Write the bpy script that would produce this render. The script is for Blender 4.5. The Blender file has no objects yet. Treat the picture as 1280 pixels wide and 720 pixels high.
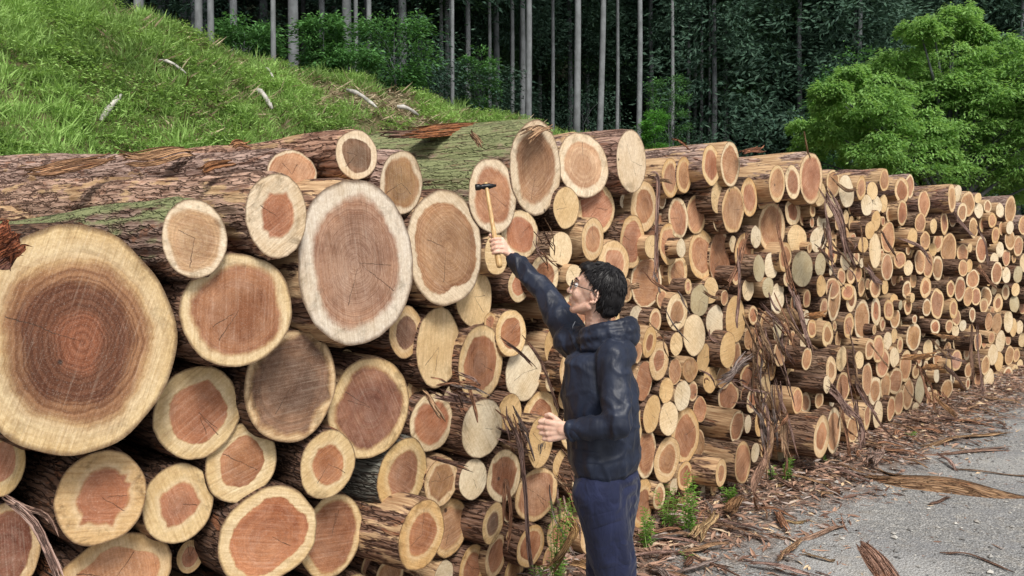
import bpy, bmesh, math, random
import numpy as np
from mathutils import Vector, Matrix, noise as mnoise

random.seed(7)
rng = np.random.default_rng(11)
scene = bpy.context.scene
COL = scene.collection
R = math.radians

# ------------------------------------------------------------------ camera
F = 995.0
PITCH = math.atan(45 / F)
CAMZ = 1.8
cam_d = bpy.data.cameras.new("camera")
cam_d.sensor_width = 36
cam_d.lens = F / 1280 * 36
cam_d.clip_end = 2000
cam = bpy.data.objects.new("camera", cam_d)
cam.location = (0, 0, CAMZ)
cam.rotation_euler = (math.pi / 2 - PITCH, 0, 0)
COL.objects.link(cam)
scene.camera = cam

def ray(px, py):
    """world direction (scaled so that y = 1) of a point of the survey photo"""
    a, b = (px - 640) / F, -(py - 360) / F
    y = math.cos(PITCH) + b * math.sin(PITCH)
    z = -math.sin(PITCH) + b * math.cos(PITCH)
    return Vector((a / y, 1.0, z / y))

def W(px, py, Y):
    d = ray(px, py)
    return Vector((d.x * Y, Y, CAMZ + d.z * Y))

def on_ground(px, py, z=0.0):
    d = ray(px, py)
    t = (z - CAMZ) / d.z
    return Vector((d.x * t, t, z))

# the face of the pile: a vertical plane at 45 degrees
WP = Vector((0, 4.16, 0))
WN = Vector((0.7119, -0.7022, 0))          # towards the viewer
WU = Vector((0.7022, 0.7119, 0))
def on_wall(px, py, off=0.0):
    d = ray(px, py)
    o = Vector((0, 0, CAMZ))
    t = ((WP + WN * off) - o).dot(WN) / d.dot(WN)
    return o + d * t

# ------------------------------------------------------------------ tagging
def tag(o, label=None, cat=None, group=None, kind=None):
    if label: o["label"] = label
    if cat: o["category"] = cat
    if group: o["group"] = group
    if kind: o["kind"] = kind
    return o

def empty(name, loc, label=None, cat=None, group=None):
    o = bpy.data.objects.new(name, None)
    o.empty_display_size = 0.1
    o.location = loc
    COL.objects.link(o)
    return tag(o, label, cat, group)

def link(name, me, parent=None, mat=None):
    o = bpy.data.objects.new(name, me)
    COL.objects.link(o)
    if mat is not None and not me.materials:
        me.materials.append(mat)
    if parent is not None:
        o.parent = parent
    return o

def np_mesh(name, verts, quads=None, tris=None, smooth=True, attrs=None, mats=None, midx=None, ngons=None):
    """verts (n,3); quads (m,4); tris (k,3); attrs {name: (type, array per vertex)}"""
    me = bpy.data.meshes.new(name)
    verts = np.asarray(verts, dtype=np.float32)
    loops, starts, pos = [], [], 0
    for arr, k in ((quads, 4), (tris, 3)):
        if arr is None or len(arr) == 0: continue
        arr = np.asarray(arr, dtype=np.int32)
        loops.append(arr.ravel())
        starts.append(pos + np.arange(len(arr), dtype=np.int32) * k)
        pos += arr.size
    if ngons:
        for g in ngons:
            loops.append(np.asarray(g, dtype=np.int32)); starts.append(np.array([pos], dtype=np.int32)); pos += len(g)
    loops = np.concatenate(loops); starts = np.concatenate(starts)
    me.vertices.add(len(verts)); me.vertices.foreach_set("co", verts.ravel())
    me.loops.add(len(loops)); me.loops.foreach_set("vertex_index", loops)
    me.polygons.add(len(starts)); me.polygons.foreach_set("loop_start", starts)
    if midx is not None: me.polygons.foreach_set("material_index", np.asarray(midx, dtype=np.int32))
    me.polygons.foreach_set("use_smooth", np.full(len(starts), smooth))
    for n, (t, a) in (attrs or {}).items():
        at = me.attributes.new(n, t, 'POINT')
        at.data.foreach_set("color" if t == 'FLOAT_COLOR' else ("vector" if t == 'FLOAT_VECTOR' else "value"),
                            np.asarray(a, dtype=np.float32).ravel())
    me.update(calc_edges=True)
    me.validate()
    for m in (mats or []): me.materials.append(m)
    return me

# ------------------------------------------------------------------ materials
def new_mat(name):
    m = bpy.data.materials.new(name); m.use_nodes = True
    nt = m.node_tree; nt.nodes.clear()
    out = nt.nodes.new('ShaderNodeOutputMaterial')
    b = nt.nodes.new('ShaderNodeBsdfPrincipled')
    nt.links.new(b.outputs[0], out.inputs[0])
    return m, nt, b

class N:
    """little node helper"""
    def __init__(s, nt): s.nt = nt
    def put(s, sock, v):
        if isinstance(v, bpy.types.NodeSocket): s.nt.links.new(v, sock)
        elif v is not None:
            if hasattr(sock.default_value, '__len__') and not hasattr(v, '__len__'): v = (v,) * len(sock.default_value)
            if hasattr(sock.default_value, '__len__') and len(v) == 3 and len(sock.default_value) == 4: v = (*v, 1)
            sock.default_value = v
    def attr(s, n, o='Vector'):
        a = s.nt.nodes.new('ShaderNodeAttribute'); a.attribute_name = n; return a.outputs[o]
    def m(s, op, a, b=None, c=None, clamp=False):
        n = s.nt.nodes.new('ShaderNodeMath'); n.operation = op; n.use_clamp = clamp
        for i, v in enumerate((a, b, c)):
            if v is not None: s.put(n.inputs[i], v)
        return n.outputs[0]
    def vm(s, op, a, b=None, o=0):
        n = s.nt.nodes.new('ShaderNodeVectorMath'); n.operation = op
        s.put(n.inputs[0], a)
        if b is not None: s.put(n.inputs[3] if op == 'SCALE' else n.inputs[1], b)
        return n.outputs['Value'] if op in ('LENGTH', 'DOT_PRODUCT', 'DISTANCE') else n.outputs[0]
    def noise(s, vec, scale, detail=3, rough=.55, dist=0, o=0, dim='3D', w=None):
        n = s.nt.nodes.new('ShaderNodeTexNoise'); n.noise_dimensions = dim
        if dim != '1D': s.put(n.inputs['Vector'], vec)
        if w is not None: s.put(n.inputs['W'], w)
        s.put(n.inputs['Scale'], scale); s.put(n.inputs['Detail'], detail); s.put(n.inputs['Roughness'], rough)
        s.put(n.inputs['Distortion'], dist)
        return n.outputs[o]
    def voro(s, vec, scale, feature='F1', o='Distance', rnd=1):
        n = s.nt.nodes.new('ShaderNodeTexVoronoi'); n.feature = feature
        s.put(n.inputs['Vector'], vec); s.put(n.inputs['Scale'], scale); s.put(n.inputs['Randomness'], rnd)
        return n.outputs[o]
    def ramp(s, v, a, b, c=0., d=1., smooth=True):
        n = s.nt.nodes.new('ShaderNodeMapRange')
        if smooth: n.interpolation_type = 'SMOOTHSTEP'
        s.put(n.inputs[0], v)
        for i, x in zip((1, 2, 3, 4), (a, b, c, d)): s.put(n.inputs[i], x)
        return n.outputs[0]
    def mix(s, f, a, b, mode='MIX'):
        n = s.nt.nodes.new('ShaderNodeMix'); n.data_type = 'RGBA'; n.blend_type = mode
        s.put(n.inputs[0], f); s.put(n.inputs[6], a); s.put(n.inputs[7], b)
        return n.outputs[2]
    def sep(s, v):
        n = s.nt.nodes.new('ShaderNodeSeparateXYZ'); s.put(n.inputs[0], v); return n.outputs
    def comb(s, x=0, y=0, z=0):
        n = s.nt.nodes.new('ShaderNodeCombineXYZ')
        for i, v in enumerate((x, y, z)): s.put(n.inputs[i], v)
        return n.outputs[0]
    def map(s, v, loc=(0, 0, 0), rot=(0, 0, 0), scale=(1, 1, 1)):
        n = s.nt.nodes.new('ShaderNodeMapping')
        for i, x in enumerate((v, loc, rot, scale)): s.put(n.inputs[i], x)
        return n.outputs[0]
    def coord(s, o='Object'):
        n = s.nt.nodes.new('ShaderNodeTexCoord'); return n.outputs[o]
    def bump(s, h, strength=.5, dist=.01, normal=None):
        n = s.nt.nodes.new('ShaderNodeBump'); s.put(n.inputs['Height'], h)
        s.put(n.inputs['Strength'], strength); s.put(n.inputs['Distance'], dist)
        if normal is not None: s.put(n.inputs['Normal'], normal)
        return n.outputs[0]

# --- sawn log end: attributes lp (x,z in metres + seed), rr (0 centre..1 rim), hr (0..1 heart edge), hcol, scol
def mat_cut():
    m, nt, b = new_mat("sawn_log_end")
    n = N(nt)
    lp = n.attr('lp'); rr = n.attr('rr', 'Fac'); hr = n.attr('hr', 'Fac')
    hcol = n.attr('hcol', 'Color'); scol = n.attr('scol', 'Color'); ringk = n.attr('ringk', 'Fac')
    x, y, seed = n.sep(lp)
    hid = n.m('FRACT', n.m('MULTIPLY', seed, 7.31))
    hid2 = n.m('FRACT', n.m('MULTIPLY', seed, 13.77))
    big = n.noise(lp, 5.0, 3, .6)
    med = n.noise(lp, 22.0, 4, .65)
    fine = n.noise(lp, 140.0, 2, .6)
    # growth rings, following the outline of the log
    rad = n.attr('rad', 'Fac')
    radn = n.m('ADD', rad, n.m('MULTIPLY', n.m('SUBTRACT', med, .5), .012))
    ring = n.noise(None, 170.0, 2, .6, dim='1D', w=n.m('ADD', radn, seed))
    ring = n.ramp(ring, .36, .64)
    ring2 = n.noise(None, 34.0, 1, .5, dim='1D', w=n.m('ADD', radn, seed))
    # heart mask with uneven edge
    he = n.m('ADD', hr, n.m('MULTIPLY', n.m('SUBTRACT', med, .5), .2))
    sf = n.m('ADD', n.m('ADD', .02, n.m('MULTIPLY', hid2, .10)), n.m('MULTIPLY', n.m('GREATER_THAN', ringk, .7), .08))
    hm = n.ramp(he, n.m('SUBTRACT', 1, sf), n.m('ADD', 1, sf), 1, 0)
    rim = n.m('MULTIPLY', n.ramp(he, .99, 1.04, 0, 1), n.ramp(he, 1.05, 1.35, 1, 0))
    # heartwood
    hdark = n.mix(1.0, hcol, (.48, .39, .36), 'MULTIPLY')
    hlight = n.mix(.35, hcol, (.62, .38, .24))
    hc = n.mix(n.ramp(big, .3, .72), hdark, hlight)
    hc = n.mix(n.ramp(n.noise(lp, 13.0, 4, .7, .8), .35, .72, 0, .5), hc, n.mix(.5, hcol, (.58, .44, .36)))
    hc = n.mix(n.m('MULTIPLY', n.ramp(hr, .35, 1.0, 0, 1), .35), hc, n.mix(1.0, hc, (1.25, .95, .72), 'MULTIPLY'))
    hc = n.mix(n.m('MULTIPLY', n.ramp(ring2, .35, .7), .45), hc, hcol)
    hc = n.mix(n.m('MULTIPLY', ring, ringk), hc, n.mix(1.0, hc, (.42, .33, .30), 'MULTIPLY'))
    ctr = n.ramp(n.m('ADD', hr, n.m('MULTIPLY', n.m('SUBTRACT', big, .5), .9)), .05, .85, 1, 0)
    hc = n.mix(n.m('MULTIPLY', ctr, n.m('MULTIPLY', hid, .8)), hc, n.mix(1.0, hcol, (.60, .48, .42), 'MULTIPLY'))
    gi = n.m('GREATER_THAN', ringk, .7)
    hb = n.m('ADD', hr, n.m('MULTIPLY', n.m('SUBTRACT', n.noise(lp, 3.2, 4, .6), .5), .75))
    gc = n.mix(n.ramp(hb, .22, .42), (.33, .13, .07), (.19, .08, .045))
    gc = n.mix(n.ramp(hb, .66, .86), gc, (.38, .20, .105))
    gc = n.mix(n.ramp(hb, .90, 1.10), gc, (.56, .34, .17))
    gc = n.mix(n.m('MULTIPLY', ring, .7), gc, n.mix(1.0, gc, (.50, .40, .36), 'MULTIPLY'))
    hc = n.mix(gi, hc, gc)
    # sapwood
    sc = n.mix(n.ramp(big, .32, .75, 0, .55), scol, n.mix(1.0, scol, (.74, .62, .44), 'MULTIPLY'))
    sc = n.mix(n.m('MULTIPLY', ring, n.m('MULTIPLY', ringk, .42)), sc, n.mix(1.0, sc, (.60, .48, .36), 'MULTIPLY'))
    sc = n.mix(n.m('MULTIPLY', rim, .35), sc, n.mix(.6, scol, (.85, .76, .6)))
    c = n.mix(hm, sc, hc)
    # saw marks: long straight streaks in a direction of their own
    ang = n.m('MULTIPLY', hid, 3.1)
    ca, sa = n.m('COSINE', ang), n.m('SINE', ang)
    sx = n.m('ADD', n.m('MULTIPLY', x, ca), n.m('MULTIPLY', y, sa))
    sy = n.m('SUBTRACT', n.m('MULTIPLY', y, ca), n.m('MULTIPLY', x, sa))
    saw = n.noise(n.comb(n.m('MULTIPLY', sx, 130), n.m('MULTIPLY', sy, 5), seed), 1.0, 3, .6)
    c = n.mix(n.ramp(saw, .43, .72, 0, .5), c, n.mix(1.0, c, (.66, .58, .5), 'MULTIPLY'))
    c = n.mix(n.ramp(saw, .48, .25, 0, .22), c, n.mix(.5, c, (.9, .8, .66)))
    # weather stains, grey-black mould near the rim
    st = n.noise(lp, 9.0, 4, .7, 1.0)
    stain = n.m('MULTIPLY', n.ramp(st, .50, .70), n.ramp(rr, .35, .95))
    c = n.mix(n.m('MULTIPLY', stain, n.m('ADD', .12, n.m('MULTIPLY', hid2, .75))), c, n.mix(1.0, c, (.34, .31, .27), 'MULTIPLY'))
    # worn dirty rim
    c = n.mix(n.ramp(n.m('ADD', rr, n.m('MULTIPLY', n.m('SUBTRACT', med, .5), .06)), .94, 1.0, 0, .85), c, (.12, .065, .035))
    grain = n.noise(n.vm('ADD', lp, n.comb(0, 0, 5)), 55.0, 5, .75, .5)
    c = n.mix(n.ramp(grain, .38, .66, .38, 0), c, n.mix(1.0, c, (.60, .50, .40), 'MULTIPLY'))
    # knots / nail spots
    kn = n.voro(n.vm('ADD', lp, n.comb(0, 0, n.m('MULTIPLY', seed, 3))), 4.2, rnd=1)
    c = n.mix(n.ramp(kn, .035, .06, .85, 0), c, (.035, .022, .018))
    # drying checks: thin radial cracks
    crack = None
    for k, (p, q) in enumerate(((3.3, .85), (9.7, .6), (5.9, .45))):
        a = n.m('MULTIPLY', n.m('FRACT', n.m('MULTIPLY', seed, p)), 6.283)
        c1, s1 = n.m('COSINE', a), n.m('SINE', a)
        u = n.m('ADD', n.m('MULTIPLY', x, c1), n.m('MULTIPLY', y, s1))
        v = n.m('SUBTRACT', n.m('MULTIPLY', y, c1), n.m('MULTIPLY', x, s1))
        v = n.m('ABSOLUTE', n.m('ADD', v, n.m('MULTIPLY', n.m('SUBTRACT', med, .5), .02)))
        wd = n.m('MULTIPLY', n.m('ADD', .0006, n.m('MULTIPLY', rr, .0016)), 1)
        cr = n.m('MULTIPLY', n.m('LESS_THAN', v, wd), n.m('GREATER_THAN', u, 0))
        cr = n.m('MULTIPLY', cr, n.m('LESS_THAN', n.m('ABSOLUTE', n.m('SUBTRACT', rr, .3)), q * .5))
        cr = n.m('MULTIPLY', cr, n.m('GREATER_THAN', n.m('FRACT', n.m('MULTIPLY', seed, p * 2.1)), .45))
        crack = cr if crack is None else n.m('MAXIMUM', crack, cr)
    c = n.mix(n.m('MULTIPLY', crack, .8), c, (.05, .028, .018))
    fib = n.noise(lp, 260.0, 2, .7)
    c = n.mix(n.ramp(fib, .52, .75, 0, .3), c, n.mix(.5, c, (.92, .84, .72)))
    c = n.mix(n.ramp(fine, .3, .7, 0, .3), c, n.mix(1.0, c, (.7, .66, .62), 'MULTIPLY'))
    n.put(b.inputs['Base Color'], c)
    n.put(b.inputs['Roughness'], .78)
    n.put(b.inputs['Specular IOR Level'], .25)
    h = n.m('ADD', n.m('MULTIPLY', saw, .6), n.m('ADD', n.m('MULTIPLY', fine, .4), n.m('MULTIPLY', crack, -2.5)))
    h = n.m('ADD', h, n.m('MULTIPLY', big, .8))
    n.put(b.inputs['Normal'], n.bump(h, .5, .006))
    return m

# --- bark: attributes bp (position in the log's own frame; z runs along the grain), bcol (rgb + moss amount)
def mat_bark():
    m, nt, b = new_mat("cedar_bark")
    n = N(nt)
    bp = n.attr('bp'); bc = n.attr('bcol', 'Color'); moss = n.attr('bcol', 'Alpha'); peel = n.attr('peel', 'Fac')
    st = n.map(bp, scale=(1, 1, .09))
    f1 = n.noise(st, 55, 4, .65, .3)
    f2 = n.noise(st, 150, 3, .6)
    big = n.noise(n.map(bp, scale=(1, 1, .35)), 7, 4, .6)
    patch = n.noise(n.map(bp, scale=(1, 1, .3)), 16, 3, .6, .6)
    dark = n.mix(1.0, bc, (.30, .24, .22), 'MULTIPLY')
    c = n.mix(n.ramp(f1, .34, .62), dark, bc)
    grey = n.mix(.55, bc, (.30, .25, .24))
    c = n.mix(n.ramp(f2, .5, .72, 0, .55), c, grey)
    red = n.mix(.75, bc, (.26, .095, .04))
    c = n.mix(n.ramp(patch, .58, .66, 0, .75), c, red)
    # peeled wood under the bark
    wood = n.mix(n.ramp(f1, .3, .7), (.33, .19, .10), (.66, .46, .27))
    wood = n.mix(n.ramp(big, .45, .75, 0, .6), wood, (.16, .075, .035))
    pm = n.ramp(n.m('ADD', n.m('ADD', big, n.m('MULTIPLY', n.m('SUBTRACT', f1, .5), .25)), n.m('MULTIPLY', n.m('SUBTRACT', peel, .5), .9)), .5, .56)
    c = n.mix(pm, c, wood)
    # long broken fissures
    fis = n.voro(n.vm('ADD', n.map(bp, scale=(34, 34, 2.6)), n.vm('SCALE', n.noise(n.map(bp, scale=(1, 1, .3)), 30, 2, .6, o=1), 1.6)), 1.0, feature='DISTANCE_TO_EDGE')
    fm = n.m('MULTIPLY', n.ramp(fis, .0, .12, 1, 0), n.m('SUBTRACT', 1, pm))
    c = n.mix(n.m('MULTIPLY', fm, .8), c, n.mix(1.0, bc, (.16, .12, .11), 'MULTIPLY'))
    # moss and lichen on the upper side
    geo = nt.nodes.new('ShaderNodeNewGeometry')
    up = n.sep(geo.outputs['Normal'])[2]
    mo = n.noise(n.map(bp, scale=(1, 1, .5)), 11, 5, .7)
    mm = n.m('ADD', n.m('MULTIPLY', moss, .75), n.m('MULTIPLY', n.m('SUBTRACT', mo, .5), .9))
    mm = n.m('ADD', mm, n.m('MULTIPLY', n.m('SUBTRACT', up, .45), .35))
    mm = n.m('MULTIPLY', n.ramp(mm, .42, .62), n.ramp(moss, .02, .1))
    mc = n.mix(n.noise(bp, 60, 2), (.09, .11, .035), (.36, .38, .20))
    c = n.mix(n.m('MULTIPLY', mm, n.ramp(f1, .3, .5)), c, mc)
    n.put(b.inputs['Base Color'], c)
    n.put(b.inputs['Roughness'], .85)
    n.put(b.inputs['Specular IOR Level'], .2)
    h = n.m('ADD', n.m('SUBTRACT', f1, n.m('MULTIPLY', fm, 1.2)), n.m('MULTIPLY', f2, .4))
    n.put(b.inputs['Normal'], n.bump(h, .9, .012))
    return m

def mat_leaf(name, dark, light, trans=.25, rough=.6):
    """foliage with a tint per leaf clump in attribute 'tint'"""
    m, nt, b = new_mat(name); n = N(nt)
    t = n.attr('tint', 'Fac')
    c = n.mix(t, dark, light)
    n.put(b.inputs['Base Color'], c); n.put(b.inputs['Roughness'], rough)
    n.put(b.inputs['Specular IOR Level'], .2)
    if trans:
        tr = nt.nodes.new('ShaderNodeBsdfTranslucent'); n.put(tr.inputs[0], n.mix(.4, c, (light[0] * 1.3, light[1] * 1.3, light[2] * .6)))
        mx = nt.nodes.new('ShaderNodeMixShader'); mx.inputs[0].default_value = trans
        nt.links.new(b.outputs[0], mx.inputs[1]); nt.links.new(tr.outputs[0], mx.inputs[2])
        out = [x for x in nt.nodes if x.type == 'OUTPUT_MATERIAL'][0]
        nt.links.new(mx.outputs[0], out.inputs[0])
    return m

def mat_simple(name, col, rough=.6, metal=0., nscale=0, namp=.3, bump=0, bscale=80, spec=.5):
    m, nt, b = new_mat(name); n = N(nt)
    co = n.coord()
    c = col
    if nscale:
        c = n.mix(n.ramp(n.noise(co, nscale, 4), .3, .7, 0, 1), tuple(x * (1 - namp) for x in col), tuple(min(1, x * (1 + namp)) for x in col))
    n.put(b.inputs['Base Color'], c if nscale else col)
    n.put(b.inputs['Roughness'], rough); n.put(b.inputs['Metallic'], metal); n.put(b.inputs['Specular IOR Level'], spec)
    if bump: n.put(b.inputs['Normal'], n.bump(n.noise(co, bscale, 3), bump, .004))
    return m

CUT = mat_cut(); BARK = mat_bark()
# ------------------------------------------------------------------ world and sun
world = bpy.data.worlds.new("World"); scene.world = world; world.use_nodes = True
wn = world.node_tree; wn.nodes.clear()
_o = wn.nodes.new('ShaderNodeOutputWorld'); _b = wn.nodes.new('ShaderNodeBackground'); _s = wn.nodes.new('ShaderNodeTexSky')
_s.sky_type = 'NISHITA'; _s.sun_disc = False
SUN_EL, SUN_ROT = R(50), R(158)
_s.sun_elevation = SUN_EL; _s.sun_rotation = SUN_ROT; _s.air_density = 1.0; _s.dust_density = 3.0
_h = wn.nodes.new('ShaderNodeHueSaturation'); _h.inputs['Saturation'].default_value = .30
wn.links.new(_s.outputs[0], _h.inputs['Color']); wn.links.new(_h.outputs[0], _b.inputs[0]); wn.links.new(_b.outputs[0], _o.inputs[0])
_b.inputs[1].default_value = .14
sd = bpy.data.lights.new("sun", 'SUN'); sd.energy = 3.7; sd.angle = R(18); sd.color = (1, .955, .87)
so = bpy.data.objects.new("sun", sd); COL.objects.link(so)
# the sky's sun stands at azimuth SUN_ROT measured clockwise from +Y
sdir = Vector((math.sin(SUN_ROT) * math.cos(SUN_EL), math.cos(SUN_ROT) * math.cos(SUN_EL), math.sin(SUN_EL)))
so.rotation_euler = sdir.to_track_quat('Z', 'Y').to_euler()
so.location = (0, -5, 20)
scene.view_settings.view_transform = 'Standard'; scene.view_settings.look = 'None'
scene.view_settings.exposure = 0; scene.view_settings.gamma = 1
scene.cycles.use_denoising = True
scene.cycles.max_bounces = 6; scene.cycles.diffuse_bounces = 4; scene.cycles.glossy_bounces = 2
scene.cycles.transmission_bounces = 4; scene.cycles.transparent_max_bounces = 4

# ------------------------------------------------------------------ terrain
def H_along(l):
    return np.interp(l, [-60, -8, -2, 1.2, 6, 10, 15, 22, 39, 80], [11, 9.5, 7.4, 6.35, 5.75, 5.6, 5.3, 5.2, 4.4, 3.5])
def terrain(X, Y):
    X = np.asarray(X, float); Y = np.asarray(Y, float)
    q = -.7119 * X + .7022 * (Y - 4.16); l = .7022 * X + .7119 * (Y - 4.16)
    H = H_along(l)
    t = np.clip((q - 5.2) / 7.8, 0, 1)
    t = t + .035 * np.sin(t * math.pi * 2) * -1
    h = H * np.clip(t, 0, 1)
    bump = .16 * np.sin(X * .9 + 1.3 * np.sin(Y * .5)) * np.sin(Y * .7 + X * .3) + .07 * np.sin(X * 2.3 + 1) * np.sin(Y * 1.9) + .04 * np.sin(X * 4.9 + Y * 2) * np.sin(Y * 5.3)
    h = h + bump * np.clip(t * 3, 0, 1)
    h = h + np.clip(q - 13, 0, 16) * .14 + np.clip(np.maximum(q - 29, np.where(X > 0, Y - 46, -1)), 0, None) * .80 - np.clip(q - 110, 0, None) * .6
    return h

def build_terrain():
    def axis(lo, hi, a, b):
        fine = np.arange(a, b, .3)
        left = a - np.cumsum(.3 * 1.07 ** np.arange(200)); left = left[left > lo][::-1]
        right = b + np.cumsum(.3 * 1.07 ** np.arange(200)); right = right[right < hi]
        return np.concatenate([[lo], left, fine, right, [hi]])
    xs = axis(-260, 260, -14, 16); ys = axis(-60, 330, -1, 30)
    X, Y = np.meshgrid(xs, ys)
    Z = terrain(X, Y)
    v = np.stack([X, Y, Z], -1).reshape(-1, 3)
    nx = len(xs); ny = len(ys)
    i = (np.arange(ny - 1)[:, None] * nx + np.arange(nx - 1)[None, :]).ravel()
    q = np.stack([i, i + 1, i + nx + 1, i + nx], 1)
    m, nt, b = new_mat("ground_gravel_and_earth"); n = N(nt)
    co = n.coord()
    xyz = n.sep(co)
    qd = n.m('ADD', n.m('MULTIPLY', xyz[0], -.7119), n.m('MULTIPLY', n.m('SUBTRACT', xyz[1], 4.16), .7022))
    n1 = n.noise(co, 1.6, 4, .6); n2 = n.noise(co, 28, 4, .7); n3 = n.noise(co, 6, 4, .65)
    vo = n.voro(co, 70, o='Color'); vd = n.voro(co, 70)
    vo2 = n.voro(co, 30, o='Color'); vd2 = n.voro(co, 30)
    g = n.mix(n.ramp(n2, .3, .7), (.19, .195, .20), (.40, .40, .39))
    g = n.mix(n.ramp(n.sep(vo)[0], .55, 1, 0, .75), g, (.58, .57, .55))
    g = n.mix(n.ramp(n.sep(vo2)[1], .86, .96, 0, .8), g, (.50, .49, .46))
    g = n.mix(n.ramp(vd, .25, .5, 0, .45), g, (.06, .06, .06))
    g = n.mix(n.ramp(n1, .42, .68, 0, .55), g, (.22, .225, .24))
    g = n.mix(n.ramp(n.noise(co, .7, 3, .6), .5, .7, 0, .5), g, (.44, .44, .43))
    g = n.mix(n.ramp(n3, .5, .75, 0, .3), g, (.30, .25, .18))
    # brown bark dirt close to the pile
    dirt = n.mix(n.ramp(n2, .35, .65), (.07, .045, .035), (.24, .17, .13))
    dm = n.ramp(n.m('ADD', n.m('ADD', qd, n.m('MULTIPLY', n.m('SUBTRACT', n1, .5), 1.6)), n.m('MULTIPLY', n.m('SUBTRACT', n3, .5), .8)), -.85, -.25)
    g = n.mix(dm, g, dirt)
    # hillside soil and forest floor
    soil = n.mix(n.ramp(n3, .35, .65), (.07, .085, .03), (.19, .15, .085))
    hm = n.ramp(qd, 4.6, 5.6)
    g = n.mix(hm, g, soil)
    floor = n.mix(n2, (.006, .010, .006), (.022, .026, .012))  # near black: the canopy's shade is put into the floor colour
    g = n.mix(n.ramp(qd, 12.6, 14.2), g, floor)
    n.put(b.inputs['Base Color'], g); n.put(b.inputs['Roughness'], .9); n.put(b.inputs['Specular IOR Level'], .2)
    hh = n.m('ADD', n.m('MULTIPLY', n2, .8), n.m('MULTIPLY', vd, -.6))
    n.put(b.inputs['Normal'], n.bump(hh, .8, .02))
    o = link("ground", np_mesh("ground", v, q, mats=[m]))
    tag(o, kind="structure")
build_terrain()

# ------------------------------------------------------------------ leaf / blade batches
def leaf_batch(centers, dirs, length, width, tint, fold=0.0, up=None):
    """one rhombus leaf (4 verts, 1 quad) per centre; dirs unit (n,3)"""
    n = len(centers)
    r = rng.normal(size=(n, 3)) if up is None else up
    side = np.cross(dirs, r); side /= np.linalg.norm(side, axis=1, keepdims=True) + 1e-9
    L = np.broadcast_to(np.asarray(length).reshape(-1, 1), (n, 1)); Wd = np.broadcast_to(np.asarray(width).reshape(-1, 1), (n, 1))
    nrm = np.cross(side, dirs)
    a = centers; c = centers + dirs * L + nrm * L * fold * -1
    mid = centers + dirs * L * .45
    b_ = mid + side * Wd * .5; d = mid - side * Wd * .5
    v = np.stack([a, b_, c, d], 1).reshape(-1, 3)
    q = np.arange(n * 4).reshape(-1, 4)
    return v, q, np.repeat(tint, 4)

def merge(batches):
    vs, qs, ts, off = [], [], [], 0
    for v, q, t in batches:
        vs.append(v); qs.append(q + off); ts.append(t); off += len(v)
    return np.concatenate(vs), np.concatenate(qs), np.concatenate(ts)

def unit(a): return a / (np.linalg.norm(a, axis=-1, keepdims=True) + 1e-9)

def tube(pts, rad, seg=8, cap=True):
    """tapered tube through points; returns verts, quads"""
    pts = np.asarray([tuple(p) for p in pts], float); rad = np.broadcast_to(rad, (len(pts),))
    tan = np.gradient(pts, axis=0); tan = unit(tan)
    ref = np.array([0, 0, 1.]) if abs(tan[0][2]) < .9 else np.array([1., 0, 0])
    a = unit(np.cross(tan, ref)); b = np.cross(tan, a)
    th = np.linspace(0, 2 * math.pi, seg, endpoint=False)
    ring = a[:, None] * np.cos(th)[None, :, None] + b[:, None] * np.sin(th)[None, :, None]
    v = (pts[:, None] + ring * rad[:, None, None]).reshape(-1, 3)
    i = np.arange(len(pts) - 1)[:, None] * seg + np.arange(seg)[None]
    j = np.arange(len(pts) - 1)[:, None] * seg + (np.arange(seg)[None] + 1) % seg
    q = np.stack([i, j, j + seg, i + seg], -1).reshape(-1, 4)
    return v, q
def tube_mesh(name, pts, rad, seg, mat, cap=True):
    v, q = tube(pts, rad, seg)
    n = len(pts)
    return np_mesh(name, v, q, mats=[mat], ngons=[list(range(seg))[::-1], list(range((n - 1) * seg, n * seg))] if cap else None)

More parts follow.
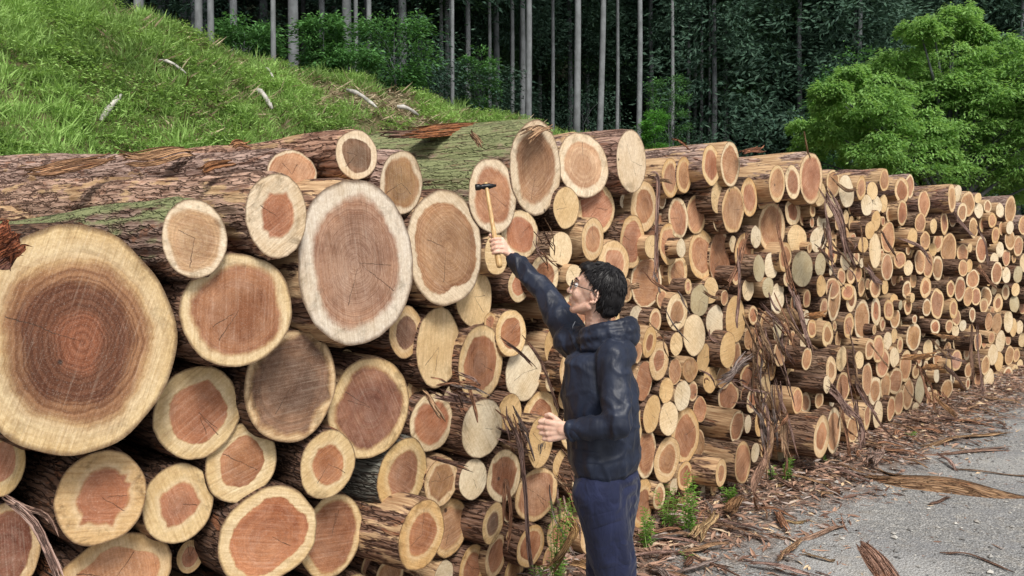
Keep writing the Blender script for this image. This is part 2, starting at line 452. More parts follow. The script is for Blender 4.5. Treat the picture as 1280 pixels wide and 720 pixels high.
# --- grass on the bank (nobody could count it)
def build_grass():
    pts = []
    n0 = 30000
    l = rng.uniform(-6.5, 26, n0); q = rng.uniform(6.3, 14.0, n0)
    X = .7022 * l - .7119 * q; Y = 4.16 + .7119 * l + .7022 * q
    # nearer strip needs more
    dens = np.array([mnoise.noise(Vector((x * .55, y * .55, 3.1))) for x, y in zip(X, Y)])
    dens2 = np.array([mnoise.noise(Vector((x * 1.7, y * 1.7, 9.1))) for x, y in zip(X, Y)])
    bare = np.interp(l, [-6, 3, 7, 13, 26], [-.5, -.30, .04, .10, .05])
    keep = (dens * .6 + dens2 * .55) > bare
    keep &= rng.random(n0) < np.interp(l, [-6, 10, 26], [1, .8, .5])
    X, Y, l, q, dens, dens2 = X[keep], Y[keep], l[keep], q[keep], dens[keep], dens2[keep]
    Z = terrain(X, Y)
    n = len(X)
    kind = rng.random(n)
    B = []
    K = 24
    base = np.repeat(np.stack([X, Y, Z], 1), K, 0)
    hgt = np.repeat((.11 + .22 * rng.random(n) ** 1.5) * np.interp(dens2, [-.4, 0, .4], [.5, .85, 1.25]), K)
    az = rng.uniform(0, 2 * math.pi, n * K); lean = rng.uniform(.1, 1.15, n * K)
    d = np.stack([np.cos(az) * np.sin(lean), np.sin(az) * np.sin(lean), np.cos(lean)], 1)
    base = base + np.stack([np.cos(az), np.sin(az), np.zeros(n * K)], 1) * rng.uniform(0, .13, (n * K, 1))
    L = hgt * rng.uniform(.5, 1.1, n * K)
    base[:, 2] += hgt * rng.uniform(0, .5, n * K) - .03
    tn = np.clip(.42 + dens * 1.1 + dens2 * .5 + rng.normal(0, .12, n), 0, 1)
    tint = np.clip(np.repeat(tn, K) + rng.normal(0, .12, n * K), 0, 1)
    B.append(leaf_batch(base, d, L, rng.uniform(.010, .024, n * K), tint, fold=.25))
    # fern-like rosettes
    n = 8000
    l = rng.uniform(-6.5, 24, n); q = rng.uniform(6.3, 13.6, n)
    X = .7022 * l - .7119 * q; Y = 4.16 + .7119 * l + .7022 * q
    dn = np.array([mnoise.noise(Vector((x * .8, y * .8, 31))) for x, y in zip(X, Y)])
    k_ = dn > np.interp(l, [-6, 4, 10], [-.25, -.1, .1]); X, Y, dn = X[k_], Y[k_], dn[k_]; n = len(X)
    Z = terrain(X, Y); K = 46
    az = rng.uniform(0, 6.28, n * K); f = rng.uniform(.1, 1, n * K); Rr = np.repeat(rng.uniform(.14, .34, n), K)
    zz = Rr * (1.5 * f - .95 * f * f) * 1.1 + .05
    base = np.stack([np.repeat(X, K) + np.cos(az) * Rr * f, np.repeat(Y, K) + np.sin(az) * Rr * f, np.repeat(Z, K) + zz], 1)
    a2 = az + rng.choice([-1, 1], n * K) * rng.uniform(.3, 1.3, n * K); el = rng.uniform(-.5, .4, n * K)
    d = np.stack([np.cos(a2) * np.cos(el), np.sin(a2) * np.cos(el), np.sin(el)], 1)
    t = np.clip(.3 + .4 * np.repeat(dn + .3, K) + .4 * f + rng.normal(0, .1, n * K), 0, 1.3)
    B.append(leaf_batch(base, d, rng.uniform(.05, .11, n * K), rng.uniform(.02, .035, n * K), t, fold=.1, up=np.tile([0, 0, 1.], (n * K, 1)) + rng.normal(0, .3, (n * K, 3))))
    v, qd, t = merge(B)
    m = mat_leaf("bank_grass", (.07, .13, .03), (.35, .54, .16), .3)
    o = link("grass", np_mesh("grass", v, qd, attrs={'tint': ('FLOAT', t)}, smooth=False, mats=[m]))
    tag(o, "bright green grass and fern covering the slope behind the log pile", "grass", kind="stuff")
    # dry straw-coloured stems and brown debris between
    n = 15000
    l = rng.uniform(2, 20, n); q = rng.uniform(7, 13.5, n)
    X = .7022 * l - .7119 * q; Y = 4.16 + .7119 * l + .7022 * q; Z = terrain(X, Y) + .03
    az = rng.uniform(0, 6.28, n); el = rng.uniform(-.1, .8, n)
    d = np.stack([np.cos(az) * np.cos(el), np.sin(az) * np.cos(el), np.sin(el)], 1)
    v, qd, t = leaf_batch(np.stack([X, Y, Z], 1), d, rng.uniform(.15, .5, n), rng.uniform(.012, .04, n), rng.random(n))
    m = mat_leaf("dry_debris", (.12, .075, .04), (.50, .42, .28), 0)
    o = link("brushwood", np_mesh("brushwood", v, qd, attrs={'tint': ('FLOAT', t)}, smooth=False, mats=[m]))
    tag(o, "dry twigs and dead stems scattered among the grass of the slope", "debris", kind="stuff")
build_grass()

# pale fallen branches on the bank
PALE = mat_simple("weathered_branch", (.40, .38, .35), .8, nscale=9, namp=.35, bump=.5)
def hit_terrain(px, py):
    d = ray(px, py); t = 5.0
    while t < 80:
        p = Vector((d.x * t, t, CAMZ + d.z * t))
        if p.z < float(terrain(p.x, p.y)): return p
        t += .05
    return p
for (a, b, r, lab) in [((131, 160), (148, 142), .055, "pale broken branch lying lowest on the grassy slope, nearest the left side"),
                       ((205, 91), (228, 106), .035, "thin white branch lying high on the slope, left of the other dead branches"),
                       ((323, 127), (337, 147), .065, "short thick grey-white branch lying in the middle of the slope"),
                       ((333, 98), (341, 112), .03, "small pale stick just below the foot of the tall grey trunk"),
                       ((440, 126), (465, 144), .06, "slanting pale branch below the green bushes at the edge of the wood"),
                       ((501, 145), (519, 155), .06, "pale branch end showing just above the mossy log")]:
    p, q = hit_terrain(*a), hit_terrain(*b)
    p.z += .17; q.z += .22; r *= .8; ex_ = (q - p) * .25; p -= ex_; q += ex_
    mid = (p + q) / 2 + Vector((.02, 0, .05))
    o = link("fallen_branch", tube_mesh("fallen_branch", [p, p.lerp(mid, .5) + Vector((0, 0, .02)), mid, mid.lerp(q, .55), q], [r * .7, r * 1.15, r * .8, r * .95, r * .4], 9, PALE))
    tag(o, lab, "branch")

# ------------------------------------------------------------------ trees
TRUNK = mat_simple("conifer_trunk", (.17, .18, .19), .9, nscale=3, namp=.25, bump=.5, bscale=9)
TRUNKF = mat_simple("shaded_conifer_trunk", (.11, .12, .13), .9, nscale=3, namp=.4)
LEAF_CON = mat_leaf("conifer_foliage", (.013, .038, .020), (.09, .19, .075), .2)
LEAF_FAR = mat_leaf("haze_tinted_conifer_foliage", (.018, .045, .036), (.085, .16, .105), .12)  # bluish tones put the forest's haze into the leaf colour

def conifer_crown(seed, h=11.0, rmax=2.2, nb=130, per=78, spray=.22):
    r = np.random.default_rng(seed)
    C, D, T, Ls = [], [], [], []
    for k in range(nb):
        f = (k + r.random()) / nb
        z = f * h
        rad = rmax * (1 - f) ** .75 * r.uniform(.65, 1.15) + .25
        az = r.uniform(0, 6.283)
        droop = r.uniform(.1, .5) * (1 - f)
        for j in range(3):
            t = (j + 1) / 3 * r.uniform(.8, 1.05)
            c = np.array([math.cos(az) * rad * t, math.sin(az) * rad * t, z - droop * rad * t * t + .15 * rad * t])
            m = per // 3 + 4 * j
            s = .30 + .18 * t
            off = r.normal(0, 1, (m, 3)) * np.array([s, s, s * .55]) * .75
            P = c + off
            out = unit(off + np.array([math.cos(az), math.sin(az), .1]) * .5 + r.normal(0, .25, (m, 3)))
            out[:, 2] -= .25
            C.append(P); D.append(unit(out))
            T.append(np.clip(r.uniform(.0, .35) + .45 * (off[:, 2] / s * .5 + .5) + .25 * t + r.normal(0, .1, m), 0, 1))  # paler clump tops: light from above put into the tint
            Ls.append(r.uniform(.6, 1.2, m) * spray)
    C = np.concatenate(C); D = np.concatenate(D); T = np.concatenate(T); L = np.concatenate(Ls)
    return leaf_batch(C, D, L, L * .33, T, fold=.15)
CROWNS = []
for sd_ in range(4):
    v, q, t = conifer_crown(sd_ + 20)
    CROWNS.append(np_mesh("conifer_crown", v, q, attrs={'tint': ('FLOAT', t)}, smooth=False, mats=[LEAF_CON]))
CROWNS_FAR = []
for sd_ in range(3):
    v, q, t = conifer_crown(sd_ + 40, h=13, rmax=2.9, nb=130, per=78, spray=.28)
    CROWNS_FAR.append(np_mesh("conifer_crown", v, q, attrs={'tint': ('FLOAT', t)}, smooth=False, mats=[LEAF_FAR]))
def trunk_mesh(mat, r0=.18, h=17, lean=0.0):
    zs = np.linspace(-.6, h, 9)
    pts = [(.05 * math.sin(z * .5) + lean * z, .04 * math.cos(z * .7), z) for z in zs]
    rad = [r0 * (1.12 if z < 0 else 1 - .55 * max(z, 0) / h) for z in zs]
    return tube_mesh("tree_trunk", pts, rad, 12, mat)
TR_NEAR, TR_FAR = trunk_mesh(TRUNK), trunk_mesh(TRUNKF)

def conifer(X, Y, width, crown0, cs, label, group=None, far=False, lean=0, mesh_i=None, trunk=None):
    z = float(terrain(X, Y))
    t = empty("conifer_tree", (X, Y, z), label, "tree", group)
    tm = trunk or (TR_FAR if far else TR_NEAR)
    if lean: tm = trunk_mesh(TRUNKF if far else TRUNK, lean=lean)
    o = link("trunk", tm, t); s = width / .36
    o.scale = (s, s, max(.9, (crown0 + 9 * cs) / 17))
    src = CROWNS_FAR if far else CROWNS
    c = link("crown", src[random.randrange(len(src)) if mesh_i is None else mesh_i], t)
    c.location = (lean * crown0, 0, crown0); c.rotation_euler = (0, 0, random.uniform(0, 6.28)); c.scale = (cs, cs, cs * random.uniform(.9, 1.1))
    return t

def on_crest(px, extra):   # a point on the azimuth of px, `extra` metres behind the top of the bank
    tx = (px - 640) / F
    Y = (13.0 + extra + .7022 * 4.16) / (.7022 - .7119 * tx)
    return tx * Y, Y
# prominent grey trunks: px, width px, extra depth behind the crest
prom = [(345, 8, 1.0, "tall straight grey trunk standing alone at the edge of the bank, bushes to its right"),
        (268, 10, 2.0, "right-hand one of the two close grey trunks above the top of the slope"),
        (253, 12, 2.4, "left-hand and thicker of the two close grey trunks above the slope"),
        (463, 8, 2.2, "slim pale trunk rising out of the green bushes"),
        (447, 7, 4.5, "slim trunk just behind the green bushes, left of the pale one"),
        (566, 6, 3.0, "thin grey trunk immediately right of the green bushes"),
        (660, 10, 3.5, "brownish grey trunk left of the tallest pale trunk, its top lost in foliage"),
        (720, 11, 1.5, "tallest and palest straight trunk behind the middle of the log pile"),
        (748, 10, 2.0, "pale trunk leaning slightly right beside the tallest straight trunk"),
        (797, 9, 2.4, "straight grey trunk behind the small bright green bush"),
        (895, 6, 7.0, "thinner one of the two close trunks above the second stack of the pile"),
        (905, 8, 6.5, "thicker one of the two close trunks above the second stack of the pile"),
        (945, 7, 9.0, "single grey trunk between the twin trunks and the bright green broadleaf tree")]
for (px, wpx, ex, lab) in prom:
    X, Y = on_crest(px, ex)
    conifer(X, Y, wpx * Y / F * .8, 9.2 + random.uniform(0, 1.5), 1.0, lab, lean=.035 if px == 748 else 0)
# darker trunks deeper in the wood
r2 = random.Random(5)
grp = "dim conifer trunks deeper in the plantation"
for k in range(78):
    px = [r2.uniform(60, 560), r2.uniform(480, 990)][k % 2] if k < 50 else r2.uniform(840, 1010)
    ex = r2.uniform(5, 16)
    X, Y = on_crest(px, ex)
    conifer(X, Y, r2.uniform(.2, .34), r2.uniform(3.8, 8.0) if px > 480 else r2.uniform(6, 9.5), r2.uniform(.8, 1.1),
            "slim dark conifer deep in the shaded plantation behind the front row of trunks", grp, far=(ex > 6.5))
grp = "thin bare-stemmed conifers at the edge of the plantation"
for px in (552, 585, 612, 640, 690, 770, 858, 866, 874, 884, 916, 929, 962, 974, 838, 1000):
    X, Y = on_crest(px, r2.uniform(5, 8.5))
    conifer(X, Y, r2.uniform(.14, .22), r2.uniform(9, 10), r2.uniform(.8, 1), "very thin grey conifer stem among the taller trunks at the plantation edge", grp)
# foliage-clad conifers at right and on the mountain side
for (px, ex, c0, cs) in [(850, 13, 5.0, 1.0), (905, 9, 7.0, 1.0), (945, 10, 5.6, .9), (985, 9, 3.2, 1.0), (1015, 8, 2.0, 1.05), (1040, 10, 2.6, 1.1), (1085, 8, 1.5, 1.0),
                         (1130, 10, 2.0, 1.2), (1190, 9, 1.5, 1.2), (1250, 9, 1.0, 1.2), (1320, 9, 1.0, 1.2), (620, 8, 6.0, .8), (500, 9, 6.2, .8), (560, 8, 5.0, .8)]:
    X, Y = on_crest(px, ex)
    conifer(X, Y, .28, c0, cs, "dark green conifer with foliage hanging low, standing at the foot of the mountain", "low-crowned conifers behind the pile", far=False)
for px in range(470, 960, 34):
    X, Y = on_crest(px + r2.uniform(-12, 12), r2.uniform(9, 15))
    conifer(X, Y, .25, r2.uniform(3.2, 6.0), r2.uniform(.8, 1.05), "dark green conifer whose low branches close the view between the trunks", "leafy conifers between the trunks", far=r2.random() < .4)
grp = "conifers covering the mountain side"
for k in range(84):
    px = r2.uniform(860, 1420); Y = 40 + (k % 5) * 8 + r2.uniform(-3, 3); X = (px - 640) / F * Y
    conifer(X, Y, .3, r2.uniform(.3, 2.5), r2.uniform(1.0, 1.35), "dark conifer of the dense forest on the mountain side", grp, far=True)
for k in range(98):
    row = k % 7
    px = r2.uniform(-150, 1450); ex = 17 + row * 6 + r2.uniform(-2.5, 2.5)
    X, Y = on_crest(px, ex)
    if Y > 170 or Y < 0: continue
    conifer(X, Y, .3, r2.uniform(1.0, 3.5), r2.uniform(1.0, 1.35), "dark conifer of the dense forest on the mountain side", grp, far=True)

# --- broadleaf shrubs and the bright tree
def leafy(name, base, height, radius, nclump, per, leaf, mat, label, cat, flat=.5, seed=1, trunk_r=.08, shape=None, group=None, bottom=.15, trunkmat=None, clump=None):
    r = np.random.default_rng(seed)
    root = empty(name, base, label, cat, group)
    # limbs
    V, Q, off = [], [], 0
    C, D, T, L = [], [], [], []
    nl = max(5, nclump // 9)
    tips = []
    cs_ = clump if clump else .17
    for k in range(nclump):
        f = bottom + (1 - bottom) * r.random() ** .8
        prof = shape(f) if shape else math.sin(math.pi * min(1, .18 + .82 * (1 - f) ** .8)) ** .6
        az = r.uniform(0, 6.283)
        rr_ = radius * prof * r.uniform(.35, 1.0) ** .6
        tips.append(np.array([math.cos(az) * rr_, math.sin(az) * rr_, f * height]))
    for k in range(nclump):
        c = tips[k]
        s = radius * cs_ * r.uniform(.7, 1.4)
        out = unit(c * np.array([1, 1, .15]) + 1e-3)
        off_ = r.normal(0, 1, (per, 3)) * np.array([s, s, s * flat])
        P = c + off_
        d = unit(off_ * np.array([1, 1, .3]) + out * s * .8 + r.normal(0, s * .6, (per, 3)))
        d[:, 2] -= .25
        C.append(P); D.append(unit(d))
        T.append(np.clip(r.uniform(-.1, .2) + .62 * (off_[:, 2] / (s * flat) * .4 + .5) + .25 * c[2] / height + r.normal(0, .08, per), 0, 1))  # tint brightens upward in clump and crown, painting in light from above
        L.append(r.uniform(.6, 1.2, per) * leaf)
    C = np.concatenate(C); D = np.concatenate(D); T = np.concatenate(T); L = np.concatenate(L)
    up = np.tile([0, 0, 1.], (len(C), 1)) + r.normal(0, .45, (len(C), 3))
    v, q, t = leaf_batch(C, D, L, L * .38, T, fold=.1, up=up)
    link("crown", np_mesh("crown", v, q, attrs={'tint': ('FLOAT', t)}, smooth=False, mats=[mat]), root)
    tv, tq, o_ = [], [], 0
    tm = [(0, 0, -.3), (0.02, 0, height * .25), (-.03, .03, height * .5), (0, 0, height * .85)]
    a, b_ = tube(tm, [trunk_r * 1.2, trunk_r, trunk_r * .6, trunk_r * .2], 8); tv.append(a); tq.append(b_); o_ += len(a)
    for k in range(nl * 2):
        c = tips[(k * 7) % len(tips)]
        z0 = c[2] * r.uniform(.35, .7)
        a, b_ = tube([(0, 0, z0), (c[0] * .4, c[1] * .4, z0 + (c[2] - z0) * .55), tuple(c)], [trunk_r * .5, trunk_r * .28, trunk_r * .08], 6)
        tv.append(a); tq.append(b_ + o_); o_ += len(a)
    link("trunk", np_mesh("trunk", np.concatenate(tv), np.concatenate(tq), mats=[trunkmat or TRUNKF]), root)
    return root

LEAF_BR = mat_leaf("bright_broadleaf", (.055, .15, .03), (.38, .62, .20), .42)
LEAF_MID = mat_leaf("mid_broadleaf", (.02, .07, .02), (.13, .30, .09), .25)
LEAF_BUSH = mat_leaf("bright_bush", (.03, .11, .015), (.14, .38, .06), .3)
def pxbase(px, Y, dz=0): X = (px - 640) / F * Y; return (X, Y, float(terrain(X, Y)) + dz)
def shp(f):  # wide layered dome with shoulder
    return float(np.interp(f, [0, .2, .42, .58, .72, .86, 1], [.7, .95, 1.0, .78, .52, .30, .04]))
X_, Y_ = on_crest(1182, -9.5)
zb = float(terrain(X_, Y_))
ztop = CAMZ + ray(1182, 26).z * Y_
LOBES = [(1190,24,20),(1160,42,20),(1122,52,15),(1243,66,26),(1182,80,34),(1113,80,22),(1256,92,25),(1047,102,15),(1080,112,25),(1150,112,34),(1213,128,36),(1266,134,30),
         (1007,128,13),(1030,145,24),(1080,152,30),(1130,162,30),(1180,170,36),(1240,170,36),(1018,170,18),(1060,195,26),(1113,202,30),(1163,210,36),(1213,210,36),(1266,208,32),
         (1300,120,34),(1312,178,40),(1300,222,40),(1325,150,30),(1215,45,14),(1098,96,12)]
def layered_tree(base, lobes, Y, leaf, mat, label, seed):
    r = np.random.default_rng(seed)
    root = empty("broadleaf_tree", base, label, "tree")
    b = np.array(base); C, D, T, L, tips = [], [], [], [], []
    allb = []
    lobes = list(lobes) + [(r.uniform(1050, 1290), r.uniform(95, 225), r.uniform(20, 30)) for _ in range(9)]
    for (px, py, rp) in lobes:
        rr_ = rp * Y / F
        c = np.array(W(px, py, Y)) - b
        half = abs(c[0]) * .5 + .4
        allb.append((c + np.array([0, r.uniform(-1.1, -.1) * min(1.6, half), 0]), rr_, 1))
        if 1: allb.append((c * np.array([.85, 1, .94]) + np.array([0, r.uniform(.5, 2.2), 0]), rr_ * 1.1, .6))
    for c, R_, dn in allb:
        tips.append(c)
        ns = int(32 * dn)
        for k in range(ns):       # sprays: flat drooping fans inside the lobe
            o = unit(r.normal(0, 1, 3)) * r.random() ** .4 * np.array([1.15, 1.15, .85]) * R_
            o[2] = o[2] * .85 + .05 * R_
            s = R_ * r.uniform(.34, .8); n = int(92)
            az0 = math.atan2(o[1], o[0] + 1e-6)
            a = az0 + r.normal(0, .8, n); q = np.sqrt(r.random(n)) * s
            P = c + o + np.stack([np.cos(a) * q, np.sin(a) * q, -q * q / s * .45 + r.normal(0, .05, n)], 1)
            d = np.stack([np.cos(a), np.sin(a), -.35 + r.normal(0, .2, n)], 1) + r.normal(0, .4, (n, 3))
            C.append(P); D.append(unit(d)); L.append(r.uniform(.6, 1.25, n) * leaf)
            T.append(np.clip(.12 + .38 * (o[2] / R_ + .7) / 1.5 + r.uniform(-.12, .22) + .18 * q / s + r.normal(0, .07, n), 0, 1))  # sprays high in a lobe get a lighter tint, a painted lit top
    C, D, T, L = map(np.concatenate, (C, D, T, L))
    up = np.tile([0, 0, 1.], (len(C), 1)) + r.normal(0, .35, (len(C), 3))
    v, q, t = leaf_batch(C, D, L, L * .4, T, fold=.12, up=up)
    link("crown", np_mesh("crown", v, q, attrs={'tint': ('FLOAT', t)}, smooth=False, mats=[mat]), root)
    tv, tq, o_ = [], [], 0
    H = max(c[2] for c in tips)
    a_, b_ = tube([(0, 0, -.4), (.05, 0, H * .3), (-.05, .05, H * .6), (.03, 0, H * .92)], [.22, .18, .11, .03], 10); tv.append(a_); tq.append(b_); o_ += len(a_)
    for c in tips:
        z0 = max(.4, c[2] * .55)
        a_, b_ = tube([(0, 0, z0), (c[0] * .45, c[1] * .45, z0 + (c[2] - z0) * .6), tuple(c)], [.07, .04, .012], 6); tv.append(a_); tq.append(b_ + o_); o_ += len(a_)
    link("trunk", np_mesh("trunk", np.concatenate(tv), np.concatenate(tq), mats=[TRUNKF]), root)
layered_tree((X_, Y_, zb), LOBES, Y_, .115, LEAF_BR, "large bright green broadleaf tree with layered sprays behind the right end of the pile", 3)
if 0: leafy("broadleaf_tree", (X_, Y_, zb), ztop - zb, 178 * Y_ / F, 520, 270, .11, LEAF_BR,
      "large bright green broadleaf tree with layered sprays behind the right end of the pile", "tree", flat=.32, seed=3, trunk_r=.16, shape=shp, bottom=.12, clump=.085)
X_, Y_ = on_crest(1075, -5); zb = float(terrain(X_, Y_))
leafy("broadleaf_tree", (X_, Y_, zb), CAMZ + ray(1075, 75).z * Y_ - zb, 60 * Y_ / F, 80, 160, .16, LEAF_MID,
      "smaller darker green broadleaf tree between the conifer trunks and the big bright tree", "tree", flat=.35, seed=5, trunk_r=.08)
X_, Y_ = on_crest(1290, -4); zb = float(terrain(X_, Y_))
leafy("broadleaf_tree", (X_, Y_, zb), CAMZ + ray(1290, 120).z * Y_ - zb, 110 * Y_ / F, 120, 170, .17, LEAF_MID,
      "shaded green broadleaf tree half hidden at the far right behind the big bright tree", "tree", flat=.35, seed=6, trunk_r=.1)
for (px, ex, top, rad, lf, mt, lab, sd_) in [
    (408, .9, 22, 30, .13, LEAF_MID, "leftmost of the three green bushes at the edge of the wood", 11),
    (495, 1.6, 25, 48, .14, LEAF_MID, "tallest of the three green bushes at the edge of the wood, in the middle", 12),
    (438, .6, 62, 36, .12, LEAF_MID, "low spreading green bush in front of the two taller bushes", 13),
    (310, 3.5, 30, 40, .14, LEAF_MID, "dark green bush between the grey trunks above the slope", 14),
    (600, 4.5, 66, 22, .12, LEAF_MID, "dim green bush low among the trunks above the mossy log", 15),
    (817, .2, 142, 18, .09, LEAF_BUSH, "small bright green bush just behind the top of the log pile", 16),
    (835, 4.5, 95, 26, .12, LEAF_MID, "dark undergrowth bush behind the small bright green bush", 17)]:
    X_, Y_ = on_crest(px, ex); zb = float(terrain(X_, Y_)) - .1
    leafy("green_bush", (X_, Y_, zb), CAMZ + ray(px, top).z * Y_ - zb, rad * Y_ / F, 46, 110, lf, mt, lab, "bush", flat=.6, seed=sd_, trunk_r=.03, bottom=.05)

# undergrowth closing the view between the trunks
r3 = random.Random(12)
UG = []
for k in range(4):
    f_ = leafy("undergrowth_bush", (0, 0, -60), 3.0, 2.0, 40, 90, .16, LEAF_FAR, "dim undergrowth bush on the forest floor between the trunks", "bush", flat=.6, seed=60 + k, trunk_r=.03, bottom=.02, group="undergrowth bushes in the wood")
    UG.append(f_)
for k in range(44):
    px = r3.uniform(180, 1000) if k % 3 else r3.uniform(600, 960); ex = r3.uniform(4.5, 17)
    X, Y = on_crest(px, ex)
    src = UG[k % 4]
    if k < 4: t = src
    else:
        t = src.copy(); COL.objects.link(t)
        for ch in src.children:
            c = ch.copy(); COL.objects.link(c); c.parent = t
    t.location = (X, Y, float(terrain(X, Y)) - .2); t.scale = (1, 1, r3.uniform(.6, 1.15)); t.rotation_euler = (0, 0, r3.uniform(0, 6))
